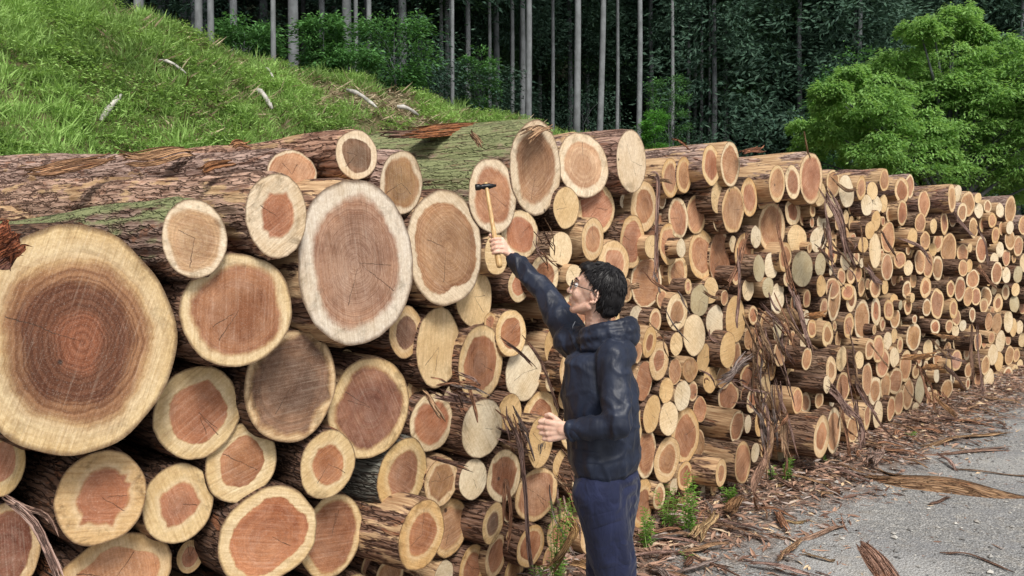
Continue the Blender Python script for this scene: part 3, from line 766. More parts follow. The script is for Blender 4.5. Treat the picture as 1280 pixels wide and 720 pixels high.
# ------------------------------------------------------------------ the log pile
# surveyed log ends: x0, x1, y0, y1 in photo pixels, heart kind, heart size, {options}
# kinds: R red-brown  P pinkish  T tan  D dark brown  G grey-pink  N no visible heart ; o: p = how far it sticks out (m), w = fresh white sapwood
LG = [
 (-28,228,280,572,'X',.74,dict(p=.30,w=0,name='giant')),
 (203,285,249,348,'F',.80,dict(p=.34,w=1,moss=.75,name='l2')),
 (307,386,217,322,'R',.52,dict(p=.34,w=1,pitch=2)),
 (335,396,188,248,'F',.9,dict(p=.0,w=1,pitch=3)),
 (420,472,163,224,'D',.70,dict(p=.12,w=1,pitch=3.5)),
 (476,528,189,269,'T',.80,dict(p=.24,w=1,pitch=2)),
 (380,518,225,432,'G',.76,dict(p=.22,w=2)),
 (512,603,238,382,'B',.80,dict(p=.24,w=1)),
 (229,368,317,458,'R',.80,dict(p=.30)),
 (486,529,382,448,'D',.62,dict(p=.05)),
 (519,578,384,484,'N',0,dict(p=.14)),
 (569,617,334,409,'N',0,dict(p=.02)),
 (574,629,406,502,'R',.72,dict(p=.04)),
 (619,659,387,446,'R',.66,dict(p=.03)),
 (633,677,431,501,'N',.0,dict(p=0)),
 (513,566,490,565,'R',.76,dict(p=.04)),
 (578,628,498,573,'N',0,dict(p=.10)),
 (622,653,492,539,'N',0,dict(p=.02)),
 (655,698,488,545,'R',.6,dict(p=.02)),
 (659,692,520,585,'N',0,dict(p=.08,name='written')),
 (643,699,584,652,'P',.82,dict(p=.03)),
 (609,651,562,628,'R',.72,dict(p=.04)),
 (574,609,573,625,'N',0,dict(p=.04)),
 (530,574,571,633,'T',.70,dict(p=.04)),
 (541,584,623,696,'P',.75,dict(p=-.05)),
 (498,557,624,713,'R',.60,dict(p=.22)),
 (602,631,627,681,'D',.55,dict(p=.03)),
 (646,681,655,710,'R',.7,dict(p=.02)),
 (684,719,638,692,'P',.7,dict(p=0)),
 (573,607,680,740,'R',.66,dict(p=.10)),
 (606,634,668,722,'R',.72,dict(p=-.02)),
 (308,422,410,553,'D',.85,dict(p=.18)),
 (412,514,446,573,'E',.80,dict(p=.10)),
 (258,347,528,629,'R',.62,dict(p=.12)),
 (376,444,536,625,'R',.56,dict(p=.16)),
 (276,398,607,730,'R',.76,dict(p=.14)),
 (373,456,616,724,'R',.82,dict(p=.04)),
 (473,534,547,641,'P',.62,dict(p=.14,tone='grey')),
 (193,303,457,574,'R',.66,dict(p=.14)),
 (69,186,563,681,'R',.56,dict(p=.18,spiky=1)),
 (177,270,579,679,'R',.52,dict(p=.12,spiky=.5)),
 (-26,28,532,622,'P',.6,dict(p=.1)),
 (62,228,666,778,'P',.7,dict(p=.08)),
 (-46,54,628,750,'E',.78,dict(p=.05)),
 (586,647,197,293,'P',.76,dict(p=.24,w=1,moss=.9,pitch=1)),
 (637,704,152,268,'B',.76,dict(p=.26,w=1,moss=.85,pitch=.5,name='mossy')),
 (627,673,263,325,'R',.72,dict(p=.04)),
 (606,635,292,344,'N',0,dict(p=.02)),
 (661,699,318,374,'R',.66,dict(p=.02)),
 (699,760,166,247,'F',.72,dict(p=.26,w=1)),
 (771,808,163,240,'N',0,dict(p=.14,w=1)),
 (692,724,233,286,'N',0,dict(p=.03)),
 (722,768,226,293,'P',.8,dict(p=.0)),
 (789,821,226,290,'R',.64,dict(p=.02)),
 (727,755,272,326,'P',.62,dict(p=.04)),
 (774,807,268,336,'P',.76,dict(p=.10)),
 (748,787,300,358,'P',.6,dict(p=.02)),
 (688,715,289,333,'N',0,dict(p=0)),
 (825,847,278,332,'P',.72,{}), (827,849,198,247,'P',.7,{}), (846,864,196,242,'P',.72,{}),
 (835,861,247,298,'P',.8,{}), (857,884,243,293,'P',.85,{}), (878,900,181,232,'R',.7,dict(p=.1)),
 (860,895,286,350,'P',.72,dict(p=.08)), (886,916,288,360,'R',.95,{}), (835,859,318,364,'R',.66,{}),
 (790,826,320,386,'R',.9,dict(p=-.05)), (708,728,330,362,'N',0,{}),
 (902,924,178,233,'P',.82,dict(p=.12)), (904,929,232,292,'P',.85,dict(p=.22)), (926,947,222,271,'P',.7,{}),
 (961,982,206,253,'P',.8,{}), (982,1000,206,249,'P',.7,{}), (1000,1028,191,255,'P',.82,dict(p=.16)),
 (1018,1032,228,258,'N',0,{}), (1033,1050,212,247,'P',.8,{}), (1049,1067,218,260,'N',0,{}),
 (949,981,252,317,'P',.8,dict(p=.05)), (982,1000,248,282,'R',.6,{}), (998,1011,254,283,'P',.7,{}),
 (919,942,291,343,'R',.72,{}), (985,1008,280,318,'N',0,{}), (1013,1032,284,315,'N',0,{}), (1021,1033,266,291,'N',0,{}),
 (956,972,315,349,'N',0,{}), (990,1016,313,359,'Y',0,{}), (1018,1033,316,346,'Y',0,{}), (1031,1047,300,332,'R',.55,{}),
 (1050,1064,313,338,'N',0,{}), (1047,1057,334,358,'R',.7,{}), (1058,1069,334,355,'P',.6,{}), (1068,1078,332,353,'P',.7,{}),
 (1070,1083,220,250,'P',.7,{}), (1083,1098,227,250,'N',0,{}), (1077,1090,243,270,'N',0,{}), (1089,1102,245,268,'N',0,{}),
 (1089,1101,263,289,'N',0,{}), (1082,1093,276,299,'N',0,{}), (1087,1101,292,335,'N',0,{}), (1071,1087,296,316,'N',0,{}),
 (1020,1033,344,371,'N',0,{}), (1032,1050,347,374,'P',.8,{}), (1051,1069,354,376,'P',.7,{}), (1072,1082,346,371,'T',.7,{}), (1087,1101,346,373,'P',.7,{}),
 (927,943,348,376,'N',0,{}), (953,967,346,372,'Y',0,{}), (969,980,352,374,'N',0,{}),
 (863,886,355,396,'Y',0,{}), (879,898,346,380,'N',0,{}), (833,860,366,414,'T',.6,dict(p=.08)), (854,882,392,445,'N',0,dict(p=.06)),
 (883,905,381,423,'N',0,{}), (906,933,369,429,'N',0,dict(p=-.02)), (900,920,415,460,'N',0,dict(p=.10)), (914,926,427,463,'R',.8,{}),
 (930,946,407,438,'T',.9,{}), (949,965,388,427,'T',.9,{}), (962,981,355,392,'N',0,{}), (930,943,349,372,'N',0,{}), (935,948,382,406,'R',.7,{}),
 (811,827,385,418,'P',.7,{}), (803,821,408,447,'R',.5,{}), (812,836,425,476,'R',.52,dict(p=.06)), (837,854,415,445,'N',0,dict(p=.05)),
 (836,852,447,481,'R',.9,{}), (853,873,446,478,'T',.95,{}), (871,888,429,466,'N',0,{}), (879,896,458,492,'N',0,{}),
 (824,842,472,504,'N',0,dict(p=.05)), (842,864,475,514,'N',0,dict(p=.04)), (860,872,476,502,'P',.8,{}), (803,827,493,542,'N',0,dict(p=.02)),
 (795,815,450,502,'R',.95,{}), (790,804,425,454,'P',.8,{}), (825,847,501,545,'N',0,{}), (898,923,476,514,'R',.85,{}),
 (924,948,455,486,'R',.8,{}), (933,947,486,517,'R',.62,dict(p=.1)), (943,960,507,546,'N',0,dict(p=.22)), (896,914,454,487,'T',.9,{}),
 (866,884,496,528,'R',.9,{}), (978,988,398,420,'T',.8,{}), (986,996,413,439,'T',.8,{}),
 (789,804,512,556,'N',0,{}), (840,874,509,579,'R',.72,dict(p=.05)), (795,821,536,598,'R',.85,{}), (817,851,545,604,'R',.62,dict(p=.04)),
 (866,881,536,573,'T',.9,{}), (847,866,576,614,'R',.7,dict(p=.02)), (894,909,573,609,'R',.55,dict(p=.26)), (917,940,551,605,'P',.85,dict(p=.22)),
 (912,931,513,552,'P',.8,dict(p=.2)), (790,817,597,665,'R',.62,{}), (816,832,603,638,'P',.7,{}),
 (1034,1052,349,402,'T',.8,dict(p=.04)), (1057,1071,356,390,'R',.6,{}), (1067,1088,374,425,'T',.85,{}), (1088,1102,371,407,'R',.6,dict(p=.1)),
 (1112,1123,367,387,'N',0,{}), (1105,1117,374,401,'P',.7,{}), (1113,1125,385,411,'T',.8,{}), (1130,1140,373,394,'R',.7,{}),
 (1128,1139,350,374,'P',.7,{}), (1150,1164,346,373,'R',.62,dict(p=.1)), (1153,1164,373,396,'T',.8,dict(p=.25)), (1163,1180,360,399,'B',.8,{}),
 (1054,1068,391,423,'P',.7,dict(p=.1)), (1027,1042,401,435,'T',.6,dict(p=.15)), (1009,1021,399,423,'R',.7,{}), (1002,1015,434,463,'R',.8,{}),
 (1046,1058,432,465,'N',0,dict(p=.1)), (1032,1046,445,480,'T',.55,dict(p=.15)), (1029,1038,469,492,'N',0,dict(p=.2)), (1068,1080,439,461,'N',0,dict(p=.15)),
 (1081,1094,423,450,'P',.7,{}), (1091,1105,418,454,'P',.8,{}), (1104,1115,414,438,'N',0,{}), (1113,1122,410,429,'N',0,{}), (1112,1124,434,459,'N',0,{}),
 (1095,1112,435,473,'P',.8,{}), (1133,1151,403,439,'T',.8,{}), (1077,1091,453,495,'P',.85,{}), (1085,1102,470,507,'T',.7,{}), (1101,1113,464,501,'T',.8,{}),
 (1111,1128,459,494,'P',.8,{}), (1124,1140,437,478,'T',.8,{}), (1127,1143,472,513,'T',.8,{}), (1118,1130,486,520,'P',.8,{}), (1108,1120,495,526,'P',.8,{}),
 (1091,1104,500,536,'N',0,{}), (1058,1074,519,553,'T',.8,{}), (1045,1063,464,504,'P',.8,{}), (990,1004,484,518,'P',.8,{}), (1001,1013,490,518,'P',.7,{}),
 (1017,1037,519,573,'R',.62,dict(p=.34)), (1032,1052,509,567,'P',.8,dict(p=.26)), (1018,1030,489,511,'T',.7,{}), (1079,1089,502,538,'P',.7,{}),
 (1144,1156,468,506,'Y',0,{}), (1163,1175,399,418,'R',.7,{}), (1154,1166,424,451,'N',0,{}),
 (1100,1111,211,239,'P',.8,dict(p=.1)), (1119,1136,221,255,'R',.7,dict(p=.12)), (1131,1143,218,248,'P',.8,{}), (1121,1135,250,282,'R',.8,{}),
 (1100,1109,243,266,'N',0,{}), (1148,1162,237,272,'P',.8,{}), (1184,1196,230,265,'T',.7,dict(p=.3)), (1192,1202,231,252,'N',0,{}), (1197,1209,253,278,'P',.7,{}),
 (1202,1218,239,271,'T',.8,{}), (1218,1229,253,273,'N',0,{}), (1217,1228,241,254,'N',0,{}), (1229,1240,250,266,'P',.7,{}), (1235,1246,266,285,'P',.7,{}),
 (1245,1255,254,272,'N',0,{}), (1256,1270,245,280,'T',.8,dict(p=.3)), (1273,1287,269,294,'P',.8,dict(p=.2)), (1258,1267,276,293,'N',0,{}), (1144,1157,266,291,'P',.8,{}),
 (1175,1186,264,294,'R',.7,dict(p=.15)), (1163,1171,273,292,'N',0,{}), (1211,1223,272,298,'T',.8,{}), (1240,1249,283,305,'P',.7,{}), (1256,1269,287,313,'T',.8,{}),
 (1267,1279,294,321,'P',.8,{}), (1102,1118,277,316,'P',.85,{}), (1134,1147,285,309,'N',0,{}), (1150,1163,289,313,'T',.8,{}), (1166,1179,290,315,'R',.62,{}),
 (1176,1196,291,330,'T',.85,{}), (1196,1211,305,327,'P',.8,{}), (1220,1234,295,329,'R',.8,{}), (1245,1255,302,322,'N',0,{}), (1238,1248,316,331,'N',0,{}),
 (1253,1263,311,333,'P',.8,{}), (1118,1132,314,336,'P',.8,{}), (1130,1141,325,345,'N',0,{}), (1143,1157,312,343,'T',.8,{}), (1153,1167,314,348,'P',.8,{}),
 (1166,1178,319,351,'T',.8,{}), (1161,1171,304,320,'N',0,{}), (1198,1210,324,346,'P',.8,{}), (1207,1216,324,341,'N',0,{}), (1239,1253,327,356,'R',.8,{}),
 (1253,1263,334,354,'N',0,{}), (1267,1278,332,354,'Y',0,{}), (1102,1116,317,351,'P',.85,{}), (1207,1225,337,361,'R',.8,{}), (1183,1194,350,372,'R',.7,{}),
 (1193,1207,345,377,'R',.8,{}), (1204,1217,358,383,'P',.8,{}), (1214,1226,359,382,'P',.8,{}), (1225,1240,358,385,'T',.8,{}), (1252,1262,355,375,'R',.6,dict(p=.12)),
 (1264,1275,353,371,'N',0,{}), (1186,1198,373,399,'R',.62,{}), (1190,1201,386,408,'P',.8,{}), (1241,1254,367,391,'R',.55,dict(p=.1)), (1224,1236,372,392,'P',.7,{}),
 (1211,1220,384,403,'P',.7,{}), (1262,1274,368,391,'Y',0,{}), (1254,1267,388,416,'N',0,{}), (1262,1271,397,421,'N',0,{}), (1240,1252,391,418,'T',.95,{}),
 (1231,1241,391,414,'P',.9,{}), (1270,1279,400,418,'N',0,{}), (1244,1257,413,441,'N',0,{}), (1235,1244,414,430,'P',.8,dict(p=.15)), (1235,1247,430,457,'N',0,{}),
 (1243,1254,439,464,'N',0,{}), (1256,1268,432,457,'T',.8,{}), (1266,1275,435,453,'P',.7,{}), (1226,1238,444,469,'T',.8,{}), (1229,1243,460,487,'N',0,{}),
 (1254,1266,458,479,'P',.7,{}), (1264,1273,455,473,'N',0,{}), (1271,1279,449,466,'N',0,{}), (1182,1191,399,417,'P',.7,{}), (1190,1199,406,421,'N',0,{}),
 (1199,1208,400,414,'N',0,{}), (1188,1203,437,464,'G',.8,{}), (1181,1191,449,467,'N',0,{}), (1175,1192,474,499,'T',.8,{}), (1164,1174,487,508,'P',.7,{}),
 (1218,1227,415,439,'P',.8,{}),
 # hidden behind the forester, seen from a step aside
 (700,738,365,420,'R',.7,{}), (738,775,372,430,'P',.7,{}), (700,740,430,492,'R',.7,{}), (742,778,440,500,'N',0,{}), (700,745,505,565,'P',.7,{}), (752,786,508,560,'R',.7,{}),
 (716,752,572,630,'R',.7,{}), (756,786,570,625,'P',.7,{}), (726,765,640,695,'R',.7,{}), (770,793,640,690,'N',0,{}),
]
NSURV = len(LG)
TOPC = ([-400, 0, 300, 420, 600, 700, 800, 900, 1000, 1100, 1200, 1290, 1400], [400, 330, 340, 250, 270, 235, 242, 240, 252, 262, 274, 292, 300])
def bot_y(x): return 625 - .42 * (x - 900)

def build_list():
    """surveyed ends plus smaller ends wedged in the gaps"""
    L = []
    for (x0, x1, y0, y1, k, hf, o) in LG:
        L.append(dict(cx=(x0 + x1) / 2, cy=(y0 + y1) / 2, w=x1 - x0, h=y1 - y0, k=k, hf=hf, o=o, fill=False))
    r = random.Random(99)
    def try_fill(xr, yr, hpx, n, tol, rec):
        for _ in range(n):
            cx = r.uniform(*xr); 
            lo = np.interp(cx, *TOPC); hi = bot_y(cx)
            cy = r.uniform(max(yr[0], lo), min(yr[1], hi))
            h = r.uniform(*hpx); asp = float(np.interp(cx, [100, 465, 557, 700, 905, 1013, 1280], [1, .8, .68, .62, .46, .43, .46])) * r.uniform(.85, 1.1); w = h * asp
            if cy + h / 2 > hi + 1: continue
            ok = True
            for e in L:
                dx = (cx - e['cx']) / ((w + e['w']) / 2); dy = (cy - e['cy']) / ((h + e['h']) / 2)
                if abs(dx) > 1 or abs(dy) > 1: continue
                if dx * dx + dy * dy < tol: ok = False; break
            if ok:
                L.append(dict(cx=cx, cy=cy, w=w, h=h, k=r.choice('PPRRNNNTTY'), hf=r.uniform(.55, .85), o=dict(p=-r.uniform(*rec)), fill=True))
    # off-frame neighbours so that the pile goes on at the left and below
    try_fill((-330, 20), (300, 1300), (95, 150), 900, .92, (-.1, .05))
    try_fill((-330, 690), (690, 1100), (80, 130), 900, .92, (-.05, .05))
    try_fill((-330, 690), (690, 1100), (40, 70), 900, .86, (0, .1))
    try_fill((1275, 1335), (300, 470), (16, 26), 500, .9, (0, .1))
    # gaps in view
    try_fill((560, 800), (300, 740), (40, 56), 700, .90, (.03, .15))
    try_fill((780, 1000), (230, 640), (30, 42), 1500, .88, (.06, .22))
    try_fill((990, 1280), (230, 560), (18, 26), 3000, .88, (.06, .22))
    try_fill((780, 1000), (230, 640), (20, 28), 3000, .80, (.08, .26))
    try_fill((420, 780), (300, 740), (24, 38), 1500, .78, (.06, .25))
    try_fill((990, 1280), (230, 560), (12, 17), 4000, .84, (.06, .22))
    try_fill((0, 420), (330, 720), (30, 60), 500, .62, (.35, .6))
    return L

def yaw_base(x): return float(np.interp(x, [120, 300, 465, 557, 800, 905, 1013, 1100, 1185, 1250], [40, 42.5, 41.5, 39.5, 40, 41, 44, 46, 50, 53]))
LOGS = build_list()
_r = random.Random(4)
for e in LOGS:
    e['seed'] = _r.random()
    if e['o'].get('name') == 'giant': e['seed'] = .2621
    th = math.atan((e['cx'] - 640) / F)
    phi = R(yaw_base(e['cx']))
    a = e['w'] / e['h']
    v = min(.999, a * math.cos(th)); want = th + math.asin(v)
    if th < -.2: want = phi
    e['phi'] = min(max(want, phi - R(9)), phi + R(7))
    p = e['o'].get('p'); e['pset'] = p is not None
    if p is None: p = _r.uniform(-.03, .06) if e['cx'] < 1000 else _r.uniform(-.06, .10)
    e['p'] = p
# a log that sticks out hides its left neighbour: limit that to the room there is in the survey
for it in range(3):
    for e in sorted(LOGS, key=lambda q: q['cx']):
        if e['cx'] < 420 or e['fill']: continue
        Yd = on_wall(e['cx'], e['cy']).y
        sh = F / Yd * (math.cos(e['phi']) + math.sin(e['phi']) * (e['cx'] - 640) / F)
        for g in LOGS:
            if g is e or g['cx'] >= e['cx'] or g['fill']: continue
            if abs(g['cy'] - e['cy']) > (g['h'] + e['h']) * .5 * .8: continue
            gap = (e['cx'] - g['cx']) - (e['w'] + g['w']) * .5 * .86
            lim = g['p'] + max(gap, 0) / sh - (.05 if e['h'] > 60 else .02)
            if e['p'] > lim: e['p'] = max(lim, -.25)

HC = {'R': (.50, .22, .11), 'P': (.58, .31, .175), 'T': (.50, .30, .14), 'D': (.17, .10, .07), 'E': (.27, .105, .065), 'G': (.60, .39, .28),
      'B': (.52, .30, .175), 'F': (.72, .50, .32), 'X': (.35, .165, .085), 'N': (.6, .42, .22), 'Y': (.42, .36, .22)}
def colours(e):
    r = random.Random(e['seed'])
    k = e['k']; h = HC[k]
    j = r.uniform(.86, 1.14)
    hc = tuple(min(.9, c * j * r.uniform(.94, 1.06)) for c in h)
    w = e['o'].get('w', 0)
    if e['cx'] > 780: lm = r.uniform(.0, .5); hc = tuple(a * (1 - lm) + b * lm for a, b in zip(hc, (.66, .43, .22)))
    if w: sc = (.84, .70, .52) if w == 1 else (.84, .76, .66)
    elif k == 'Y': sc = (.55, .48, .32)
    elif e['cx'] < 520: sc = [(.76, .55, .27), (.72, .50, .26), (.78, .60, .34)][r.randrange(3)]
    else: sc = [(.80, .58, .31), (.78, .56, .32), (.84, .67, .43), (.74, .49, .23)][r.randrange(4)]
    if k == 'N' and not w: sc = [(.84, .68, .45), (.82, .62, .36), (.76, .53, .27), (.84, .73, .54)][r.randrange(4)]
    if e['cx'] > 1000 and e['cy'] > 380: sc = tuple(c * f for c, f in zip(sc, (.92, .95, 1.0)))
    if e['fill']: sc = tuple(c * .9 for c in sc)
    tone = e['o'].get('tone')
    if e['o'].get('moss'): bc, peel = (.42, .29, .23), .22
    elif tone == 'grey': bc, peel = (.20, .20, .17), .2
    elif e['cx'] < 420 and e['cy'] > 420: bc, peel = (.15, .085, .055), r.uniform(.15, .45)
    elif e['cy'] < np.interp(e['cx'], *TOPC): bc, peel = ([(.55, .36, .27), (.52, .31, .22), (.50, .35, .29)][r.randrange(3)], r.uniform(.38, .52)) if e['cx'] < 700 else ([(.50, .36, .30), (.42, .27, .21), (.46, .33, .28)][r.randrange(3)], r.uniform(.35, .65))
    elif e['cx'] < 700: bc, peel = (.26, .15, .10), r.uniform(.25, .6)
    else: bc, peel = [(.27, .165, .11), (.20, .12, .08), (.32, .21, .14)][r.randrange(3)], r.uniform(.2, .65)  # dark tones also put the gloom between the logs into the bark
    return hc, sc, bc, peel, e['o'].get('moss', 0)

def log_geo(e):
    """vertices in the log's own frame: x across, y up, z out of the cut end"""
    r = np.random.default_rng(int(e['seed'] * 1e9))
    Yd = on_wall(e['cx'], e['cy'], e['p']).y
    th = (e['cx'] - 640) / F
    K = F / Yd * (math.sin(e['phi']) - th * math.cos(e['phi'])) / math.sqrt(1)
    rz = e['h'] / 2 / (F / Yd)
    rx = e['w'] / 2 / K
    rx = min(max(rx, rz * .62), rz * 1.3)
    near = e['h'] > 55
    show = e['o'].get('moss') or (e['h'] > 50 and e['cy'] < 330) or e.get('long')
    seg = 72 if e['h'] > 90 else (48 if near else (30 if e['h'] > 30 else 20))
    th_ = np.linspace(0, 2 * math.pi, seg, endpoint=False)
    out = np.ones(seg); amp = .030 if e['h'] > 45 else .060
    for k in range(2, 7): out += amp / (k ** .6) * r.uniform(-1, 1) * np.cos(k * th_ + r.uniform(0, 6.28))
    for k in range(9, 23, 3): out += .0045 * r.uniform(-1, 1) * np.cos(k * th_ + r.uniform(0, 6.28)) * (1 if near else 0)
    if r.random() < .3 and near and e['i'] not in SPECIAL:   # one flat side
        a0 = r.uniform(0, 6.28); out = np.minimum(out, .955 / np.maximum(np.cos(th_ - a0), .5))
    nm = e['o'].get('name')
    if nm == 'giant':
        out = 1 + .015 * np.cos(2 * th_ + 1) + .02 * np.cos(3 * th_ + .4) + .012 * np.cos(5 * th_) + .006 * np.cos(11 * th_)
    heart = np.ones(seg)
    for k in range(2, 6): heart += .085 / (k ** .5) * r.uniform(-1, 1) * np.cos(k * th_ + r.uniform(0, 6.28))
    heart = heart * (1 + .35 * (out - 1))
    sp = e['o'].get('spiky', 0)
    if sp or (near and r.random() < .15):
        for _ in range(4):
            a0 = r.uniform(0, 6.28); heart += .26 * (sp or .5) * np.exp(-((np.angle(np.exp(1j * (th_ - a0)))) / .13) ** 2)
    hf = max(e['hf'], .001) if e['k'] not in 'NY' else .0001
    if hf < .001 : hr_k = 1e3
    px_, pz_ = rx * out * np.cos(th_), rz * out * np.sin(th_)
    nr = 9 if near else 5
    fr = np.linspace(0, 1, nr + 1)[1:]
    off = r.uniform(-.08, .08, 2)
    if nm == 'giant': off = np.array([.02, -.02])
    V, RR, HR, RAD = [(off[0] * rx, off[1] * rz, 0)], [0], [0 if hf > .001 else 3], [0]
    c = np.array(V[0])
    for f in fr:
        vx = c[0] * (1 - f) + px_ * f; vy = c[1] * (1 - f) + pz_ * f
        for i in range(seg):
            V.append((vx[i], vy[i], 0)); RR.append(f)
            HR.append(f / (hf * heart[i]) if hf > .001 else 3)
            RAD.append(f * (rx + rz) / 2)
    nface = len(V)
    V = np.array(V, float)
    # a sawn face is not perfectly flat
    tl = r.uniform(-.05, .05, 2)
    V[:, 2] += V[:, 0] * tl[0] + V[:, 1] * tl[1]
    tris = [(0, 1 + i, 1 + (i + 1) % seg) for i in range(seg)]
    quads = []
    for k in range(nr - 1):
        b = 1 + k * seg
        for i in range(seg):
            j = (i + 1) % seg; quads.append((b + i, b + seg + i, b + seg + j, b + j))
    # side
    length = 4.0 if e['h'] > 40 or e['cx'] < 800 else 3.0
    ss = [0, .004, .02, .06, .12, .2, .32, .5, .8, 1.3, 2.0, length] if not show else [0, .004, .02] + list(np.arange(.05, length, .035)) + [length]
    if near and not show: ss = [0, .004, .02] + list(np.arange(.05, .6, .035)) + [.8, 1.3, 2.0, length]
    ss = np.array(ss)
    tap = r.uniform(-.02, .035) if show else r.uniform(-.02, .02)
    cross = r.uniform(-.02, .02, 2)
    nh = 8
    ks = r.integers(7, 34, nh); ms = r.uniform(-1.2, 1.2, nh) * 2.2; ph = r.uniform(0, 6.28, nh); am = r.uniform(.3, 1, nh)
    S, T = np.meshgrid(ss, th_, indexing='ij')
    d = sum(am[i] * np.sin(ks[i] * T + ms[i] * S * 2 + ph[i]) for i in range(nh)) / 3
    lump = np.sin(2 * T + S * 2.1 + ph[0]) * .6 + np.sin(3 * T - S * 3.3 + ph[1]) * .4 + np.sin(S * 5 + ph[2] + T) * .4
    bark_t = (.004 if not near else .006)
    grow = np.clip(S / .05, 0, 1)
    radial = 1 + tap * S + (d * (.009 if show else .0035) + lump * (.012 if show else .005) * np.clip(S, 0, 1) + bark_t * np.clip(S / .012, 0, 1)) * grow / max(rx, .04)
    sideX = px_[None] * radial + cross[0] * S; sideY = pz_[None] * radial + cross[1] * S
    z = -S + np.clip(V[nface - seg:nface, 2], -1, 1)[None] * np.clip(1 - S, 0, 1)
    SV = np.stack([sideX, sideY, z], -1).reshape(-1, 3)
    SQ = []
    for k in range(len(ss) - 1):
        b = k * seg
        for i in range(seg):
            j = (i + 1) % seg; SQ.append((b + i, b + seg + i, b + seg + j, b + j))
    return dict(V=V, tris=np.array(tris), quads=np.array(quads), RR=np.array(RR), HR=np.array(HR), RAD=np.array(RAD), SV=SV, SQ=np.array(SQ), seg=seg, rx=rx, rz=rz, nface=nface, rings=len(ss))

def log_frame(e):
    phi = e['phi']; pit = R(e['o'].get('pitch', 0) + (_r.uniform(-1.2, 1.2) if not e['o'].get('moss') else 0))
    u = Vector((math.sin(phi), math.cos(phi), 0)); out = Vector((math.cos(phi), -math.sin(phi), 0))
    out = (out * math.cos(pit) + Vector((0, 0, -math.sin(pit)))).normalized()
    v = out.cross(u).normalized()
    M = Matrix((u, v, out)).transposed().to_4x4()
    M.translation = on_wall(e['cx'], e['cy'], e['p'])
    return M

# ---------------- descriptions that single each log out
HEART = {'R': 'red-hearted', 'P': 'pink-hearted', 'T': 'tan-hearted', 'D': 'dark-hearted', 'E': 'deep-red', 'G': 'greyish-hearted',
         'B': 'brown-hearted', 'F': 'faint-hearted', 'N': 'plain cream', 'Y': 'weathered greyish', 'X': 'ringed'}
SPECIAL = {0: "giant cedar log with ringed red-brown heart, by far the largest, at the left edge",
 1: "log with a fresh pale end and mossy purple bark resting on the giant log",
 2: "log with pointed fresh pale end, immediately left of the big white-rimmed oval",
 3: "round fresh log end peeping out behind the pointed pale one on top of the pile",
 4: "topmost small log end with jagged dark brown heart above the big white-rimmed oval",
 5: "fresh tan oval log end directly above right of the big white-rimmed oval",
 6: "big upright oval log end with white rim and greyish heart, second largest",
 7: "large fresh log end with brown heart directly below the mossy logs, left of the hammer",
 8: "large round log end with red heart below the two fresh pale ends",
 9: "small log end with ragged dark heart tucked below right of the white-rimmed oval",
 10: "tall cream oval log end without heart under the large brown-hearted log",
 19: "small cream log end with black handwriting just below the man's lowered hand",
 31: "wide log end with smoky dark brown face below left of the white-rimmed oval",
 32: "wide log end with dark red centre right of the smoky brown one",
 39: "log end with jagged star-shaped red heart below the giant log",
 44: "mossy log with oval pinkish end that the hammer head is touching",
 45: "huge mossy log on top of the pile with brown heart, right of the hammer",
 49: "fresh pale log end with loose bark rim, next right of the huge mossy log",
 50: "leaning cream oval log end on the top row, right of the loose-barked pale one",
 74: "tallest top-row log end at the right, with a splinter standing on it"}

SIZE = lambda h: 'large' if h > 85 else ('medium' if h > 55 else ('smallish' if h > 38 else ('small' if h > 26 else 'tiny')))
def zone(e):
    x, y = e['cx'], e['cy']
    top = np.interp(x, [0, 420, 600, 800, 1000, 1280], [215, 165, 160, 180, 200, 250]); bot = bot_y(x)
    f = (y - top) / (bot - top)
    row = 'top rows' if f < .2 else 'upper rows' if f < .4 else 'middle rows' if f < .62 else 'lower rows' if f < .82 else 'bottom rows'
    if x < 0: sec = 'left end of the pile'
    elif x < 240: sec = 'stack around the giant log'
    elif x < 420: sec = 'stack left of the big oval'
    elif x < 560: sec = 'stack below the mossy logs'
    elif x < 690: sec = 'stack left of the man'
    elif x < 790: sec = 'stack behind the man'
    elif x < 870: sec = "stack right of the man's back"
    elif x < 940: sec = 'stack left of the bark tangle'
    elif x < 1010: sec = 'stack around the bark tangle'
    elif x < 1060: sec = 'stack right of the bark tangle'
    elif x < 1120: sec = 'stack at mid right'
    elif x < 1180: sec = 'stack under the leafy tree'
    elif x < 1230: sec = 'stack near the far end'
    else: sec = 'far end of the pile'
    return row, sec

# rank by size in the picture: the 285 largest in view become things of their own
def area(e):
    if -e['w'] / 2 < e['cx'] < 1280 and e['cy'] - e['h'] / 2 < 720: 
        return e['w'] * e['h'] * (.45 if e['fill'] else 1)
    return e['w'] * e['h'] * .01
for i, e in enumerate(LOGS): e['i'] = i
order = sorted(LOGS, key=area, reverse=True)
INDIV = order[:298]; REST = order[298:]
from collections import defaultdict
bag = defaultdict(list)
for e in INDIV:
    if e['i'] in SPECIAL: e['label'] = SPECIAL[e['i']]; e['grp'] = None; continue
    row, sec = zone(e)
    e['key'] = (SIZE(e['h']), HEART[e['k']], row, sec)
    bag[e['key']].append(e)
ORD = ['', 'second', 'third', 'fourth', 'fifth', 'sixth', 'seventh', 'eighth', 'ninth', 'tenth', 'eleventh', 'twelfth', 'thirteenth']
for key, es in bag.items():
    s, hrt, row, sec = key
    end = f"{hrt} log end"
    if len(es) == 1: es[0]['label'] = f"{s} {end}, {row} of the {sec}"
    else:
        es.sort(key=lambda q: q['cx'])
        for n_, q in enumerate(es):
            o_ = 'leftmost' if n_ == 0 else ('rightmost' if n_ == len(es) - 1 else ORD[n_ + 1] + ' from left')
            q['label'] = f"{s} {end}, {o_}, {row}, {sec}"

